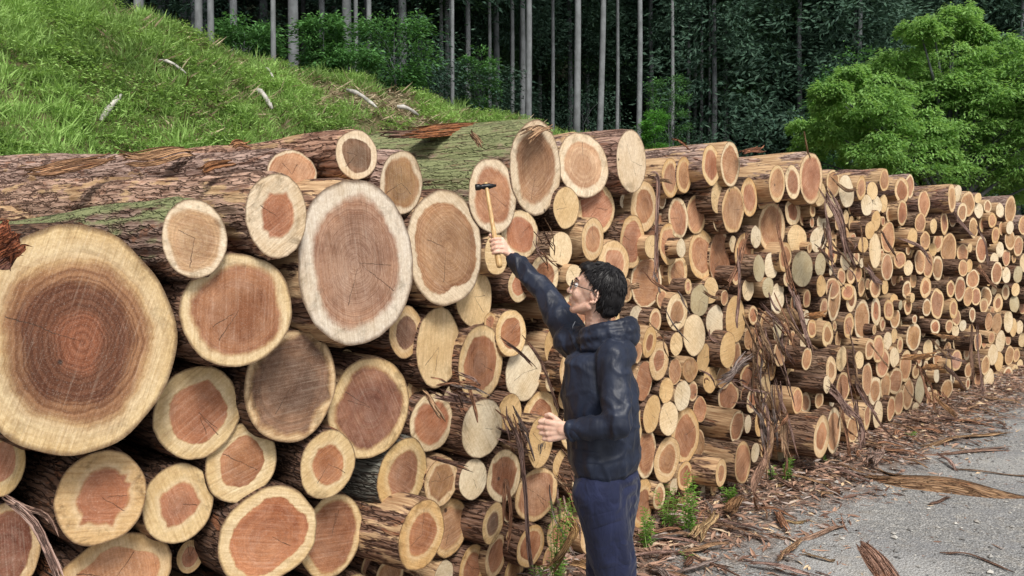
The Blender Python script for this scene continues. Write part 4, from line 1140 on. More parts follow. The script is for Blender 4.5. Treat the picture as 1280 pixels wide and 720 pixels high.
def finish(e, g):
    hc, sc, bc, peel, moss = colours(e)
    n = len(g['V']); m = len(g['SV'])
    sd = e['seed'] * 9 + .5
    lp = g['V'].copy(); lp[:, 2] = sd
    ringk = {'X': .75, 'G': .4, 'B': .45}.get(e['k'], .22)
    fa = {'lp': ('FLOAT_VECTOR', lp), 'rr': ('FLOAT', g['RR']), 'hr': ('FLOAT', g['HR']), 'rad': ('FLOAT', g['RAD'] * (.55 if e['k'] == 'X' else 1)),
          'hcol': ('FLOAT_COLOR', np.tile([*hc, 1.], (n, 1))), 'scol': ('FLOAT_COLOR', np.tile([*sc, 1.], (n, 1))), 'ringk': ('FLOAT', np.full(n, ringk))}
    bp = g['SV'] + np.array([sd, sd * 2, 0])
    ba = {'bp': ('FLOAT_VECTOR', bp), 'bcol': ('FLOAT_COLOR', np.tile([*bc, moss], (m, 1))), 'peel': ('FLOAT', np.full(m, peel))}
    return fa, ba

for e in INDIV:
    g = log_geo(e); M = log_frame(e)
    fa, ba = finish(e, g)
    t = empty("cedar_log", M.translation, e['label'], "log", "cedar logs stacked in the long pile")
    t.matrix_world = M
    seg = g['seg']
    link("bark", np_mesh("log_bark", g['SV'], g['SQ'], attrs=ba, mats=[BARK], ngons=[list(range((g['rings'] - 1) * seg, g['rings'] * seg))]), t)
    link("cut_end", np_mesh("log_cut_end", g['V'], g['quads'], g['tris'], attrs=fa, mats=[CUT]), t)
    e['M'] = M; e['g'] = g

def rest_logs():
    VS, QS, TS, off, MI, MT = [], [], [], 0, [], []
    A = defaultdict(list)
    for e in REST:
        g = log_geo(e); M = np.array(log_frame(e))
        fa, ba = finish(e, g)
        n, m = len(g['V']), len(g['SV'])
        tv = lambda v: v @ M[:3, :3].T + M[:3, 3]
        VS += [tv(g['V']), tv(g['SV'])]
        QS.append(g['quads'] + off); MI.append(np.zeros(len(g['quads']), int))
        QS.append(g['SQ'] + off + n); MI.append(np.ones(len(g['SQ']), int))
        TS.append(g['tris'] + off); MT.append(np.zeros(len(g['tris']), int))
        for k, (ty, a) in fa.items():
            A[k].append(a); A[k].append(np.zeros((m,) + a.shape[1:]))
        for k, (ty, a) in ba.items():
            A[k].append(np.zeros((n,) + a.shape[1:])); A[k].append(a)
        off += n + m
    ty = {'lp': 'FLOAT_VECTOR', 'rr': 'FLOAT', 'hr': 'FLOAT', 'rad': 'FLOAT', 'hcol': 'FLOAT_COLOR', 'scol': 'FLOAT_COLOR', 'ringk': 'FLOAT', 'bp': 'FLOAT_VECTOR', 'bcol': 'FLOAT_COLOR', 'peel': 'FLOAT'}
    me = np_mesh("small_logs", np.concatenate(VS), np.concatenate(QS), np.concatenate(TS), attrs={k: (ty[k], np.concatenate(A[k])) for k in A}, mats=[CUT, BARK],
                 midx=np.concatenate([np.concatenate(MI), np.concatenate(MT)]))
    tag(link("small_logs", me), "countless smaller log ends wedged between the larger ones throughout the pile", "logs", kind="stuff")
rest_logs()
print("logs", len(LOGS), "surveyed", NSURV)
# ------------------------------------------------------------------ bark strips, litter, weeds
def catmull(pts, n):
    pts = [Vector(p) for p in pts]
    if len(pts) == 2: pts = [pts[0], pts[0].lerp(pts[1], .5), pts[1]]
    P = [pts[0] * 2 - pts[1]] + pts + [pts[-1] * 2 - pts[-2]]
    out = []
    segs = len(pts) - 1
    for k in range(n):
        t = k / (n - 1) * segs; i = min(int(t), segs - 1); f = t - i
        a, b, c, d = P[i:i + 4]
        out.append(.5 * ((2 * b) + (c - a) * f + (2 * a - 5 * b + 4 * c - d) * f * f + (3 * b - a - 3 * c + d) * f ** 3))
    return out

def strip(pts, w, col, label, group=None, twist=0, curl=.5, seed=0, peel=0., normal=None, name="bark_strip", taper=.35, rag=.18, thick=.004, cat="bark strip", wob=1.0):
    """a torn strip of bark: parallel fibre ribbons of unequal length that part at the ends"""
    r = np.random.default_rng(seed + 77)
    Ltot = sum((Vector(pts[i + 1]) - Vector(pts[i])).length for i in range(len(pts) - 1))
    n = int(min(44, max(10, Ltot / .03)))
    C = catmull(pts, n)
    nrm = Vector(normal) if normal else WN
    nf = 3 if w < .03 else (5 if w < .07 else 8)
    ph = r.uniform(0, 6.28, 6); twist *= .55
    T_, S__, U_ = [], [], []
    for k in range(n):
        t = (C[min(k + 1, n - 1)] - C[max(k - 1, 0)]).normalized()
        s = t.cross(nrm); s = s.normalized() if s.length > 1e-4 else Vector((1, 0, 0))
        up = s.cross(t).normalized(); f = k / (n - 1)
        tw = twist * (f - .5) + .15 * math.sin(f * 6 + ph[0])
        S__.append(s * math.cos(tw) + up * math.sin(tw)); U_.append(up * math.cos(tw) - s * math.sin(tw))
    edges = np.cumsum(np.concatenate([[0], r.uniform(.5, 1.5, nf)])); edges = edges / edges[-1] * 2 - 1
    V, B, Q, off = [], [], [], 0
    for j in range(nf):
        edge_f = abs((edges[j] + edges[j + 1]) / 2)
        a0 = r.uniform(0, .05 + taper * (.25 + .5 * edge_f)) * (r.random() < .85); b0 = 1 - r.uniform(0, .05 + taper * (.25 + .5 * edge_f)) * (r.random() < .85)
        k0, k1 = int(a0 * (n - 1)), int(math.ceil(b0 * (n - 1)))
        if k1 - k0 < 3: continue
        spread = r.normal(0, .35, 2); lift = r.normal(0, .25, 2); hz = r.uniform(-.02, .02)
        for k in range(k0, k1 + 1):
            f = k / (n - 1); g = (k - k0) / (k1 - k0)
            e0, e1 = max(0, 1 - g / .3) ** 2, max(0, 1 - (1 - g) / .3) ** 2
            xo = (spread[0] * e0 + spread[1] * e1) * w * .5
            lo = (lift[0] * e0 + lift[1] * e1) * w * .6 + (.15 * w * math.sin(f * 8 + ph[1]) * wob)
            nar = min(1, min(g, 1 - g) / .12 + .12)
            xa, xb = edges[j], edges[j + 1]; xm = (xa + xb) / 2; hw = (xb - xa) / 2 * nar * (1 + rag * math.sin(f * 37 + j * 2 + ph[2])) * 1.04
            for x, sd_ in ((xm - hw, 0), (xm + hw, 0), (xm + hw * .9, 1), (xm - hw * .9, 1)):
                h = -curl * w * .5 * x * x + lo + hz * w * 2 - sd_ * thick
                V.append(tuple(C[k] + S__[k] * (x * w * .5 + xo) + U_[k] * h)); B.append((x * w * 1.3 + seed * .37, h + sd_ * .3 + j * .1, f * Ltot))
        m = k1 - k0
        for k in range(m):
            o = off + k * 4
            for i in range(4): Q.append((o + i, o + (i + 1) % 4, o + 4 + (i + 1) % 4, o + 4 + i))
        Q.append((off, off + 3, off + 2, off + 1)); o = off + m * 4; Q.append((o, o + 1, o + 2, o + 3))
        off += (m + 1) * 4
    if not V: return None
    me = np_mesh(name, V, Q, smooth=False, attrs={'bp': ('FLOAT_VECTOR', np.array(B)), 'bcol': ('FLOAT_COLOR', np.tile([*col, 0.], (len(V), 1))), 'peel': ('FLOAT', np.full(len(V), peel))}, mats=[BARK])
    return tag(link(name, me), label, cat, group)

PURP = (.46, .30, .25); REDB = (.50, .26, .15); TANB = (.52, .33, .19); GREYB = (.36, .29, .26); DKB = (.24, .14, .10)
def OW(*p): return [on_wall(*q) for q in p]
def OG(*p): return [on_ground(q[0], q[1], q[2] if len(q) > 2 else .015) for q in p]

# hanging strips on the face of the pile
S_ = [
 (OW((638, 520, .30), (652, 560, .28), (657, 610, .30), (662, 680, .32), (671, 730, .36)), .030, PURP, "long thin purple-brown strip hanging left of the man's knees"),
 (OW((630, 655, .2), (632, 600, .2), (640, 640, .2), (636, 690, .22)), .022, REDB, "ragged reddish strip dangling over the small dark-hearted log low beside the man"),
 (OW((532, 570, .26), (560, 577, .26), (592, 588, .26)), .020, DKB, "dark stick jutting right across two small log ends low left of the man"),
 (OW((529, 488, .2), (543, 505, .26), (556, 528, .3)), .028, TANB, "short light strip curling over a red-hearted log below the tall cream oval"),
 (OW((585, 477, .2), (592, 500, .22), (598, 528, .24)), .018, REDB, "thin strip end drooping in front of a cream log left of the man"),
 (OW((625, 423, .15), (650, 440, .16), (672, 462, .16)), .016, DKB, "thin dark twig slanting across the small ends at the man's elbow"),
 (OW((653, 418, .15), (680, 458, .2), (700, 520, .22)), .016, DKB, "long thin dark twig slanting down behind the man's chest"),
 (OW((808, 218, .2), (822, 222, .2), (823, 270, .2), (823, 330, .2), (820, 352, .2)), .045, PURP, "straight purple strip hanging vertically above right of the man's head"),
 (OW((808, 218, .2), (825, 224, .2), (843, 228, .2)), .022, TANB, "pale splinter bridging to the twin log ends on the top row"),
 (OW((785, 360, .3), (800, 356, .32)), .035, TANB, "pale broken stub poking out just behind the man's head"),
 (OW((935, 290, .15), (927, 320, .16), (916, 350, .2), (910, 360, .22)), .05, REDB, "broad hanging strip at left of the pair below the stacked log with split face"),
 (OW((926, 310, .2), (925, 350, .2), (924, 385, .2), (922, 410, .2)), .035, PURP, "slender hanging strip beside the broad one, falling to the cream logs"),
 (OW((1035, 228, .25), (1048, 265, .28), (1060, 300, .3), (1072, 333, .3)), .12, PURP, "thick purple slab of bark leaning down from the top rows above mid right"),
 (OW((1032, 250, .25), (1038, 300, .26), (1047, 340, .28)), .06, PURP, "narrower bark slab beside the thick purple slab"),
 (OW((1038, 222, .3), (1060, 238, .3), (1075, 235, .3)), .03, TANB, "pale curved splinter at the head of the thick purple slab"),
 (OW((1076, 280, .2), (1080, 320, .22), (1082, 370, .22)), .022, TANB, "thin yellowish stick standing upright in front of the small ends at mid right"),
 (OW((973, 255, .2), (975, 290, .22), (984, 330, .26), (996, 370, .3)), .05, REDB, "curling strip hanging from the split-faced log near the top"),
 (OW((900, 482, .35), (918, 466, .36), (940, 444, .36)), .085, GREYB, "thick grey splinter of bark slanting up to the right beside the bark tangle"),
 (OW((986, 352, .2), (998, 380, .25), (1012, 420, .28), (1018, 445, .28)), .07, PURP, "long purple bark slab leaning right above the tangle"),
 (OW((960, 388, .2), (985, 402, .24), (1006, 425, .26), (1022, 438, .3)), .035, TANB, "light strip sloping down right across the upper tangle"),
 (OW((1006, 397, .25), (1036, 391, .3)), .05, (.55, .27, .10), "orange splintered board sticking out right of the bark tangle"),
 (OW((1036, 480, .3), (1056, 505, .34), (1078, 528, .36)), .085, PURP, "thick dark bark slab leaning down to the right above the two thick bottom logs"),
 (OW((1066, 462, .3), (1085, 500, .34), (1100, 528, .36), (1122, 552, .38)), .035, DKB, "long dark pole of bark sliding down to the ground right of the thick bottom logs"),
 (OW((1052, 480, .22), (1055, 520, .24), (1062, 560, .26), (1066, 574, .28)), .06, REDB, "short hanging slab touching the ground between the bottom logs at mid right"),
 (OW((1070, 500, .22), (1078, 530, .24), (1080, 560, .26)), .08, PURP, "dark shredded slab standing at the foot of the pile at mid right"),
 (OW((1123, 448, .3), (1150, 446, .3), (1172, 444, .3)), .06, (.55, .28, .11), "upper of two orange-brown boards lying crosswise under the leafy tree"),
 (OW((1150, 460, .3), (1165, 459, .3), (1180, 458, .3)), .06, (.55, .28, .11), "lower and shorter of two orange-brown boards lying crosswise under the leafy tree"),
 (OW((1085, 425, .25), (1100, 445, .25), (1113, 460, .25)), .02, TANB, "thin white splinter lying across small log ends at mid right"),
 (OW((1162, 422, .3), (1178, 438, .3), (1191, 452, .3)), .03, TANB, "thin pale stick slanting down over the small ends near the far end"),
 (OW((1163, 418, .3), (1185, 421, .3), (1203, 423, .3)), .04, (.5, .27, .12), "nearly level brown stick poking out near the far end of the pile"),
 (OW((1193, 262, .3), (1205, 282, .3), (1220, 298, .3)), .055, PURP, "purple strip sloping down from the protruding top logs near the far end"),
 (OW((1222, 280, .3), (1232, 305, .3), (1238, 335, .3)), .05, PURP, "bark strip hanging steeply near the far end, right of a red-hearted end"),
 (OW((1220, 332, .3), (1235, 348, .3), (1248, 359, .3)), .06, REDB, "brown strip lying diagonally over small ends at the far end"),
 (OW((1120, 296, .3), (1150, 308, .3), (1166, 330, .3)), .035, PURP, "long thin strip arching over the small ends under the leafy tree"),
 (OW((1100, 285, .3), (1112, 305, .3), (1122, 325, .3)), .03, DKB, "short dark stick leaning in the upper rows at mid right"),
 (OW((1083, 330, .3), (1092, 345, .3), (1104, 356, .3)), .06, PURP, "ragged strip below the upright yellowish stick"),
 (OW((1214, 400, .3), (1217, 440, .3), (1214, 487, .34)), .09, (.36, .22, .15), "left of two tall bark slabs standing upright near the far end"),
 (OW((1220, 398, .3), (1225, 440, .3), (1228, 498, .34)), .07, PURP, "right of two tall bark slabs standing upright near the far end"),
 (OW((1178, 455, .3), (1195, 470, .32), (1212, 490, .36)), .05, DKB, "dark stick sliding down toward the foot of the two upright slabs"),
 (OW((1150, 460, .3), (1158, 485, .32), (1168, 508, .36)), .05, REDB, "strip hanging from the short orange board to the ground"),
 (OW((1165, 490, .34), (1180, 505, .4), (1198, 522, .45)), .06, (.45, .25, .12), "orange-brown slab slipping off the foot of the pile near the far end"),
 (OW((957, 545, .3), (955, 580, .4), (948, 612, .48), (944, 640, .6)), .125, (.42, .25, .17), "wide brown bark slab standing on the ground under the tangle"),
 (OW((968, 520, .3), (964, 560, .36), (960, 590, .42)), .06, (.50, .31, .18), "narrow orange bark strip behind the wide standing slab"),
 (OW((978, 515, .3), (984, 540, .32), (982, 575, .36)), .10, (.46, .30, .18), "curled bark slab hanging right of the wide standing slab"),
 (OW((700, 645, .3), (722, 665, .33), (705, 690, .5), (684, 722, .7)), .075, (.66, .40, .16), "bright yellow-brown split slat leaning at the man's feet"),
 (OW((698, 590, .2), (712, 612, .2), (722, 640, .2)), .03, REDB, "reddish strip hanging close behind the man's thigh"),
 (OW((0, 622, .34), (22, 634, .38), (48, 660, .42), (62, 690, .46), (78, 724, .5)), .024, (.50, .34, .28), "long pinkish strip curving down over the dark log at the lower left corner"),
 (OW((4, 620, .36), (30, 634, .38), (58, 645, .40), (72, 672, .42)), .016, (.40, .26, .20), "short pinkish strip branching off above the long curved one at lower left"),
 (OW((-12, 318, .62), (10, 302, .62), (26, 291, .62)), .085, (.40, .13, .06), "red broken bark slab lying on the giant log at the left edge"),
 (OW((-14, 340, .6), (8, 322, .6), (24, 308, .6)), .05, (.25, .12, .09), "dark bark slab under the red one at the left edge"),
 (OW((588, 166, .3), (596, 172, .28), (602, 186, .27)), .03, TANB, "small curled flake on the mossy log's bark"),
]
for i, (pts, w, col, lab) in enumerate(S_):
    strip(pts, w, col, lab, "strips of bark hanging from the pile", twist=random.Random(i).uniform(-1.2, 1.2) if w < .06 else .3, curl=.35, seed=i, peel=.2 if col in (TANB,) else .05)

# shreds of the bark tangle
grp = "thin bark shreds of the hanging tangle"
rr = random.Random(21)
def shreds(n, x0, x1, y0, y1, lx, ly, w0, w1, off0=.1, off1=.35, where="tangle at mid pile"):
    for k in range(n):
        x = rr.uniform(x0, x1); y = rr.uniform(y0, y1)
        dx = rr.gauss(*lx); dy = rr.gauss(*ly); o = rr.uniform(off0, off1)
        p = OW((x - dx / 2, y - dy / 2, o), (x + rr.uniform(-5, 5), y + rr.uniform(-5, 5), o + rr.uniform(-.02, .08)), (x + dx / 2, y + dy / 2, o + rr.uniform(-.05, .05)))
        strip(p, rr.uniform(w0, w1), rr.choice([PURP, REDB, DKB, PURP, (.42, .27, .16), GREYB]), f"thin ragged bark shred hanging in the {where}", f"thin bark shreds hanging in the {where}", twist=rr.uniform(-2, 2), curl=.3, seed=100 + k, taper=.5, cat="bark shred", name="bark_shred")
shreds(34, 940, 985, 420, 530, (8, 14), (52, 22), .010, .036, where="tangle at mid pile")
shreds(16, 955, 1000, 370, 440, (22, 14), (40, 16), .010, .03, where="tangle at mid pile")
shreds(12, 955, 985, 520, 570, (0, 8), (55, 16), .014, .045, where="tangle at mid pile")
shreds(8, 1050, 1085, 430, 540, (12, 10), (45, 16), .012, .04, where="gap at mid right")
shreds(14, 545, 600, 472, 500, (38, 12), (8, 9), .006, .016, .1, .3, where="gap under the tall cream oval log")
shreds(14, 672, 692, 290, 330, (10, 8), (22, 10), .003, .007, 0, .15, where="gap right of the hammer handle")
shreds(14, 625, 660, 520, 560, (20, 12), (26, 14), .008, .022, .05, .2, where="gap left of the man's lowered hand")
shreds(10, 690, 725, 580, 680, (14, 8), (34, 14), .010, .03, .05, .2, where="gap behind the man's thigh")
shreds(10, 1140, 1200, 440, 500, (16, 12), (26, 12), .012, .04, .1, .3, where="lower rows near the far end")
shreds(10, 1000, 1070, 290, 360, (12, 12), (30, 12), .010, .03, .1, .3, where="upper rows at mid right")
shreds(9, 800, 900, 330, 440, (20, 12), (20, 14), .008, .02, .1, .25, where="stack right of the man")
shreds(8, 860, 950, 460, 520, (24, 12), (18, 10), .008, .02, .1, .25, where="stack left of the tangle")

# loose bark lying on top of the pile
def OT(*p): return [on_wall(x, y, o) for x, y, o in p]
for i, (pts, w, col, lab) in enumerate([
 (OT((500, 166, -.5), (545, 158, -.5), (600, 156, -.45), (632, 160, -.4)), .13, (.42, .17, .07), "long orange-red bark slab lying on top of the mossy log"),
 (OT((475, 167, -.6), (520, 163, -.6), (560, 161, -.55)), .08, DKB, "dark bark slab lying behind the orange-red one on the mossy log"),
 (OT((655, 168, .1), (672, 158, .05), (686, 160, 0)), .08, TANB, "frayed bark tuft at the upper rim of the huge mossy log"),
 (OT((250, 212, .1), (268, 202, .1), (290, 200, .1)), .05, (.42, .19, .08), "reddish flake on the bark of the fresh-ended log at upper left"),
 (OT((862, 186, .1), (850, 175, .1), (842, 173, .1)), .05, (.38, .16, .08), "reddish bark chip sticking up on the top row right of the leaning cream log"),
 (OT((1013, 198, .15), (1009, 182, .15), (1006, 164, .15)), .03, TANB, "splinter standing upright on the tallest log of the right top row"),
 (OT((925, 190, .0), (940, 186, .0), (955, 184, .0)), .08, (.35, .15, .08), "crumpled reddish bark on the top row near the middle of the pile"),
 (OT((1040, 216, .1), (1065, 212, .1), (1095, 213, .1)), .05, (.40, .25, .20), "flat brown strip on top of the pile before the leafy tree"),
 (OT((1140, 240, .2), (1158, 236, .2), (1175, 232, .2)), .04, TANB, "long light strip on the top row under the leafy tree"),
 (OT((30, 213, -.9), (80, 203, -.9), (140, 196, -.9)), .10, (.50, .28, .15), "pale torn bark sheet on the top log at upper left, lower one"),
 (OT((150, 197, -.8), (200, 188, -.8), (240, 183, -.8)), .13, (.58, .34, .18), "pale torn bark sheet on the top log at upper left, upper one"),
 (OT((285, 180, -.6), (300, 176, -.6), (310, 178, -.6)), .07, (.5, .25, .12), "small bark flake standing up on the top log left of the topmost end")]):
    strip(pts, w, col, lab, "loose bark lying on top of the pile", curl=.35, seed=300 + i, normal=(0.2, -.4, .9), twist=.1, rag=.12, taper=.25, peel=.1, wob=.25)

# bark and slabs lying on the ground
GN_ = (0, 0, 1)
for i, (pts, w, col, lab, c) in enumerate([
 (OG((1082, 578, .10), (1120, 590, .09), (1180, 601, .06), (1240, 612, .04), (1300, 618, .03), (1340, 624, .03)), .25, (.36, .22, .12), "long curled brown bark sheet lying on the gravel at the right", 1.1),
 (OG((1100, 560, .03), (1090, 578, .08)), .10, (.45, .32, .26), "pale upturned end piece at the head of the long curled bark sheet", .2),
 (OG((1056, 648), (1075, 673), (1096, 702), (1122, 740), (1145, 780)), .15, (.50, .30, .22), "reddish brown bark slab pointing at the viewer on the open gravel", .5),
 (OG((1120, 528), (1165, 523), (1210, 526), (1262, 536)), .10, (.27, .16, .13), "dark straight bark slab lying farthest back on the gravel", .3),
 (OG((1150, 558, .02), (1200, 546, .03), (1264, 538, .04)), .07, (.52, .33, .18), "light brown slab crossing in front of the dark straight one", .3),
 (OG((1110, 562), (1170, 566), (1262, 560)), .08, (.42, .27, .20), "rough brown bark strip lying level in front of the pile foot at right", .3),
 (OG((960, 606), (975, 605), (989, 606)), .05, (.62, .42, .20), "short yellow chip beside the weeds at the pile foot", .2),
 (OG((974, 651), (990, 651), (1008, 652)), .045, (.66, .48, .24), "small yellow splinter on the chips left of the open gravel", .2),
 (OG((960, 668), (1000, 672), (1040, 660), (1055, 655)), .055, (.52, .34, .24), "forked light brown strip lying on the chips near the middle", .3),
 (OG((1028, 600), (1040, 608), (1056, 618)), .05, (.42, .24, .16), "short brown slab on the litter below the upturned piece", .4),
 (OG((1162, 630), (1175, 625), (1188, 620)), .03, DKB, "thin dark twig lying alone on the gravel", .2),
 (OG((800, 678, .02), (830, 670, .04), (862, 664, .05)), .045, (.24, .22, .21), "grey stick lying just right of the man's knees", .1),
 (OG((870, 672, .04), (880, 655, .08), (893, 640, .12)), .09, (.66, .46, .24), "pale split wood chunk leaning beside the weeds", .2),
 (OG((905, 640, .04), (915, 630, .08), (925, 618, .1)), .09, (.52, .30, .15), "orange-brown bark chunk next to the small green weed clump", .4),
 (OG((820, 700), (850, 690), (890, 702), (915, 712)), .05, (.34, .20, .14), "dark brown strip curving over the litter right of the man", .3),
 (OG((850, 684), (868, 680), (885, 686)), .03, (.7, .55, .4), "white slim chip right of the man", .1),
 (OG((1000, 690), (1030, 698), (1044, 700)), .025, (.5, .36, .22), "thin light twig on the gravel below the forked strip", .1),
 (OG((1175, 690), (1215, 693), (1270, 715)), .02, (.36, .22, .16), "thin wiry brown twig at the lower right", .1),
 (OG((1190, 585), (1240, 590), (1290, 595)), .03, (.42, .28, .18), "thin strip behind the long curled bark sheet", .2),
 (OG((905, 662), (940, 668), (960, 676)), .05, (.36, .26, .22), "flat grey-brown strip on the litter at the middle", .2),
 (OG((820, 640, .1), (845, 626, .16), (850, 612, .24)), .07, (.30, .15, .10), "brown slab propped between weeds and the bottom logs", .2),
 (OG((715, 700, .1), (750, 712, .1), (790, 705, .1)), .08, (.60, .36, .17), "orange slat lying behind the man's legs", .2)]):
    strip(pts, w, col, lab, "bark pieces lying on the ground", curl=c, seed=400 + i, normal=GN_, twist=.12 if w > .1 else .25, rag=.10, taper=.02 if w > .1 else .18, peel=.08)
rr = random.Random(8)
for k in range(70):
    px = rr.uniform(800, 1260); base = bot_y(px)
    py = base + abs(rr.gauss(0, 1)) * (60 if px < 1050 else 35) + 4
    if py > 740: continue
    a = rr.uniform(0, 3.14); L = rr.uniform(.12, .5)
    c = on_ground(px, py, .03)
    d = Vector((math.cos(a), math.sin(a), rr.uniform(-.02, .10))) * L / 2
    strip([c - d, c + Vector((rr.uniform(-.03, .03), rr.uniform(-.03, .03), .02)), c + d], rr.uniform(.012, .05), rr.choice([PURP, REDB, TANB, (.45, .28, .18), DKB, GREYB]),
          "short bark strip lying in the litter along the foot of the pile", "short bark strips in the litter", curl=.4, seed=500 + k, normal=GN_, twist=rr.uniform(-.8, .8), rag=.3, taper=.3, peel=.1)

# litter of chips and pebbles
def chips():
    n = 21000
    l = rng.uniform(-1.5, 12, n); q = -np.abs(rng.normal(0, .50, n)) + .25
    q = np.where(rng.random(n) < .07, rng.uniform(-3.5, 0, n), q)
    X = .7022 * l - .7119 * q; Y = 4.16 + .7119 * l + .7022 * q
    pn = np.array([mnoise.noise(Vector((x * 1.3, y * 1.3, 4))) for x, y in zip(X, Y)])
    keep = (pn > -.25 - .3 * (q > -.7)) | (rng.random(n) < .2)
    X, Y, q = X[keep], Y[keep], q[keep]; n = len(X)
    Z = rng.uniform(.002, .035, n) * np.clip(1.2 + q, .15, 1.2)
    az = rng.uniform(0, 6.28, n) ; el = rng.normal(.05, .16, n)
    d = np.stack([np.cos(az) * np.cos(el), np.sin(az) * np.cos(el), np.sin(el)], 1)
    L = rng.gamma(2.2, .028, n).clip(.015, .22); Wd = (L * rng.uniform(.08, .35, n)).clip(.004, .03)
    up = np.tile([0, 0, 1.], (n, 1)) + rng.normal(0, .35, (n, 3))
    v, qd, t = leaf_batch(np.stack([X, Y, Z], 1) - d * L[:, None] * .5, d, L, Wd, rng.random(n), fold=.1, up=up)
    m, nt, b = new_mat("bark_chips"); n_ = N(nt); t_ = n_.attr('tint', 'Fac')
    c = n_.mix(n_.ramp(t_, 0, .6), (.13, .07, .05), (.38, .23, .16)); c = n_.mix(n_.ramp(t_, .7, .78), c, (.36, .30, .27)); c = n_.mix(n_.ramp(t_, .88, .96), c, (.62, .46, .29))
    n_.put(b.inputs['Base Color'], c); n_.put(b.inputs['Roughness'], .85)
    o = link("bark_litter", np_mesh("bark_litter", v, qd, attrs={'tint': ('FLOAT', t)}, smooth=False, mats=[m]))
    tag(o, "dense litter of brown bark chips and shreds along the foot of the pile", "litter", kind="stuff")
    # pebbles: small squashed octahedra
    n = 9000
    X = rng.uniform(-.2, 9, n); Y = rng.uniform(1.8, 13, n); q = -.7119 * X + .7022 * (Y - 4.16)
    k = (q < .1) & (q > -6); X, Y = X[k], Y[k]; n = len(X)
    s = rng.gamma(2.5, .0028, n).clip(.003, .022)
    oc = np.array([[1, 0, 0], [0, 1, 0], [-1, 0, 0], [0, -1, 0], [0, 0, .7], [0, 0, -.5]], float)
    rot = rng.uniform(0, 6.28, n); ca, sa = np.cos(rot), np.sin(rot)
    P = oc[None] * s[:, None, None] * (1 + rng.normal(0, .22, (n, 6, 1)))
    P = np.stack([P[..., 0] * ca[:, None] - P[..., 1] * sa[:, None] * 1.3, P[..., 0] * sa[:, None] + P[..., 1] * ca[:, None] * 1.3, P[..., 2]], -1)
    P += np.stack([X, Y, s * .35], 1)[:, None]
    tr = np.array([[0, 1, 4], [1, 2, 4], [2, 3, 4], [3, 0, 4], [1, 0, 5], [2, 1, 5], [3, 2, 5], [0, 3, 5]])
    T = (np.arange(n)[:, None, None] * 6 + tr[None]).reshape(-1, 3)
    m, nt, b = new_mat("pebbles"); n_ = N(nt)
    c = n_.mix(n_.attr('tint', 'Fac'), (.12, .12, .12), (.52, .50, .46)); n_.put(b.inputs['Base Color'], c); n_.put(b.inputs['Roughness'], .85)
    o = link("gravel", np_mesh("gravel", P.reshape(-1, 3), tris=T, attrs={'tint': ('FLOAT', np.repeat(rng.random(n) ** 1.6, 6))}, smooth=False, mats=[m]))
    tag(o, "loose grey gravel scattered over the yard", "gravel", kind="stuff")
chips()

# weeds
WEED = mat_leaf("weed_leaves", (.05, .15, .02), (.22, .42, .07), .3); WSTEM = mat_simple("weed_stem", (.18, .24, .07), .6)
def weed(base, h, nst, spread, leaf, label, seed, lw=.22, group=None):
    r = np.random.default_rng(seed); root = empty("weed", base, label, "weed", group)
    C, D, L, T = [], [], [], []
    sv, sq, off = [], [], 0
    for k in range(nst):
        az = r.uniform(0, 6.28); sp = spread * r.uniform(.2, 1); hh = h * r.uniform(.6, 1)
        p0 = np.array([r.normal(0, .02), r.normal(0, .02), -.01]); p2 = np.array([math.cos(az) * sp, math.sin(az) * sp, hh]); p1 = (p0 + p2) / 2 * np.array([.6, .6, 1.15])
        pts = [p0 * (1 - t) ** 2 + 2 * p1 * t * (1 - t) + p2 * t * t for t in np.linspace(0, 1, 7)]
        a, b = tube(pts, np.linspace(.0035, .0012, 7), 5); sv.append(a); sq.append(b + off); off += len(a)
        nl = int(hh / .02)
        for j in range(nl):
            t = .12 + .88 * (j + .5) / nl; p = p0 * (1 - t) ** 2 + 2 * p1 * t * (1 - t) + p2 * t * t
            for s in range(3):
                a2 = j * 2.4 + s * 2.1 + r.normal(0, .3); el = r.uniform(.0, .75)
                C.append(p); D.append((math.cos(a2) * math.cos(el), math.sin(a2) * math.cos(el), math.sin(el))); L.append(leaf * r.uniform(.6, 1.2) * (1.15 - .5 * t)); T.append(np.clip(.35 + .5 * t + r.normal(0, .15), 0, 1))
    C, D, L, T = map(np.array, (C, D, L, T))
    v, q, t = leaf_batch(C, D, L, L * lw, T, fold=.25, up=np.tile([0, 0, 1.], (len(C), 1)) + r.normal(0, .3, (len(C), 3)))
    link("leaves", np_mesh("leaves", v, q, attrs={'tint': ('FLOAT', t)}, smooth=False, mats=[WEED]), root)
    link("stem", np_mesh("stem", np.concatenate(sv), np.concatenate(sq), mats=[WSTEM]), root)
def gb(px, py, z=0): return tuple(on_ground(px, py, z))
weed(gb(862, 672), .42, 5, .07, .055, "tall leafy green weed growing against the bottom logs right of the man", 1)
weed(gb(840, 662), .25, 5, .16, .05, "spreading green weed at the left foot of the tall weed", 2)
weed(gb(912, 632), .15, 9, .12, .05, "low bushy clump of green leaves under two protruding bottom logs", 3)
weed(gb(824, 640), .40, 3, .05, .06, "slim weed rising beside the lowest log end right of the man", 4)
weed(gb(806, 686), .24, 6, .10, .05, "yellowish green weed at the man's right calf", 5)
weed(gb(985, 600), .18, 5, .06, .05, "small green weed right of the wide standing bark slab", 6)
weed(gb(967, 600), .11, 5, .06, .045, "tiny weed just left of the small one beside the bark slab", 7)
weed(gb(1030, 577), .08, 6, .07, .04, "low green tuft under the two thick bottom logs", 8)
weed(gb(1141, 545), .05, 8, .09, .035, "flat green weed on the litter below the orange boards", 9)
weed(tuple(on_wall(694, 790, .28)), .72, 9, .14, .045, "tall pale green weed with many stems left of the man's legs", 10, .2)
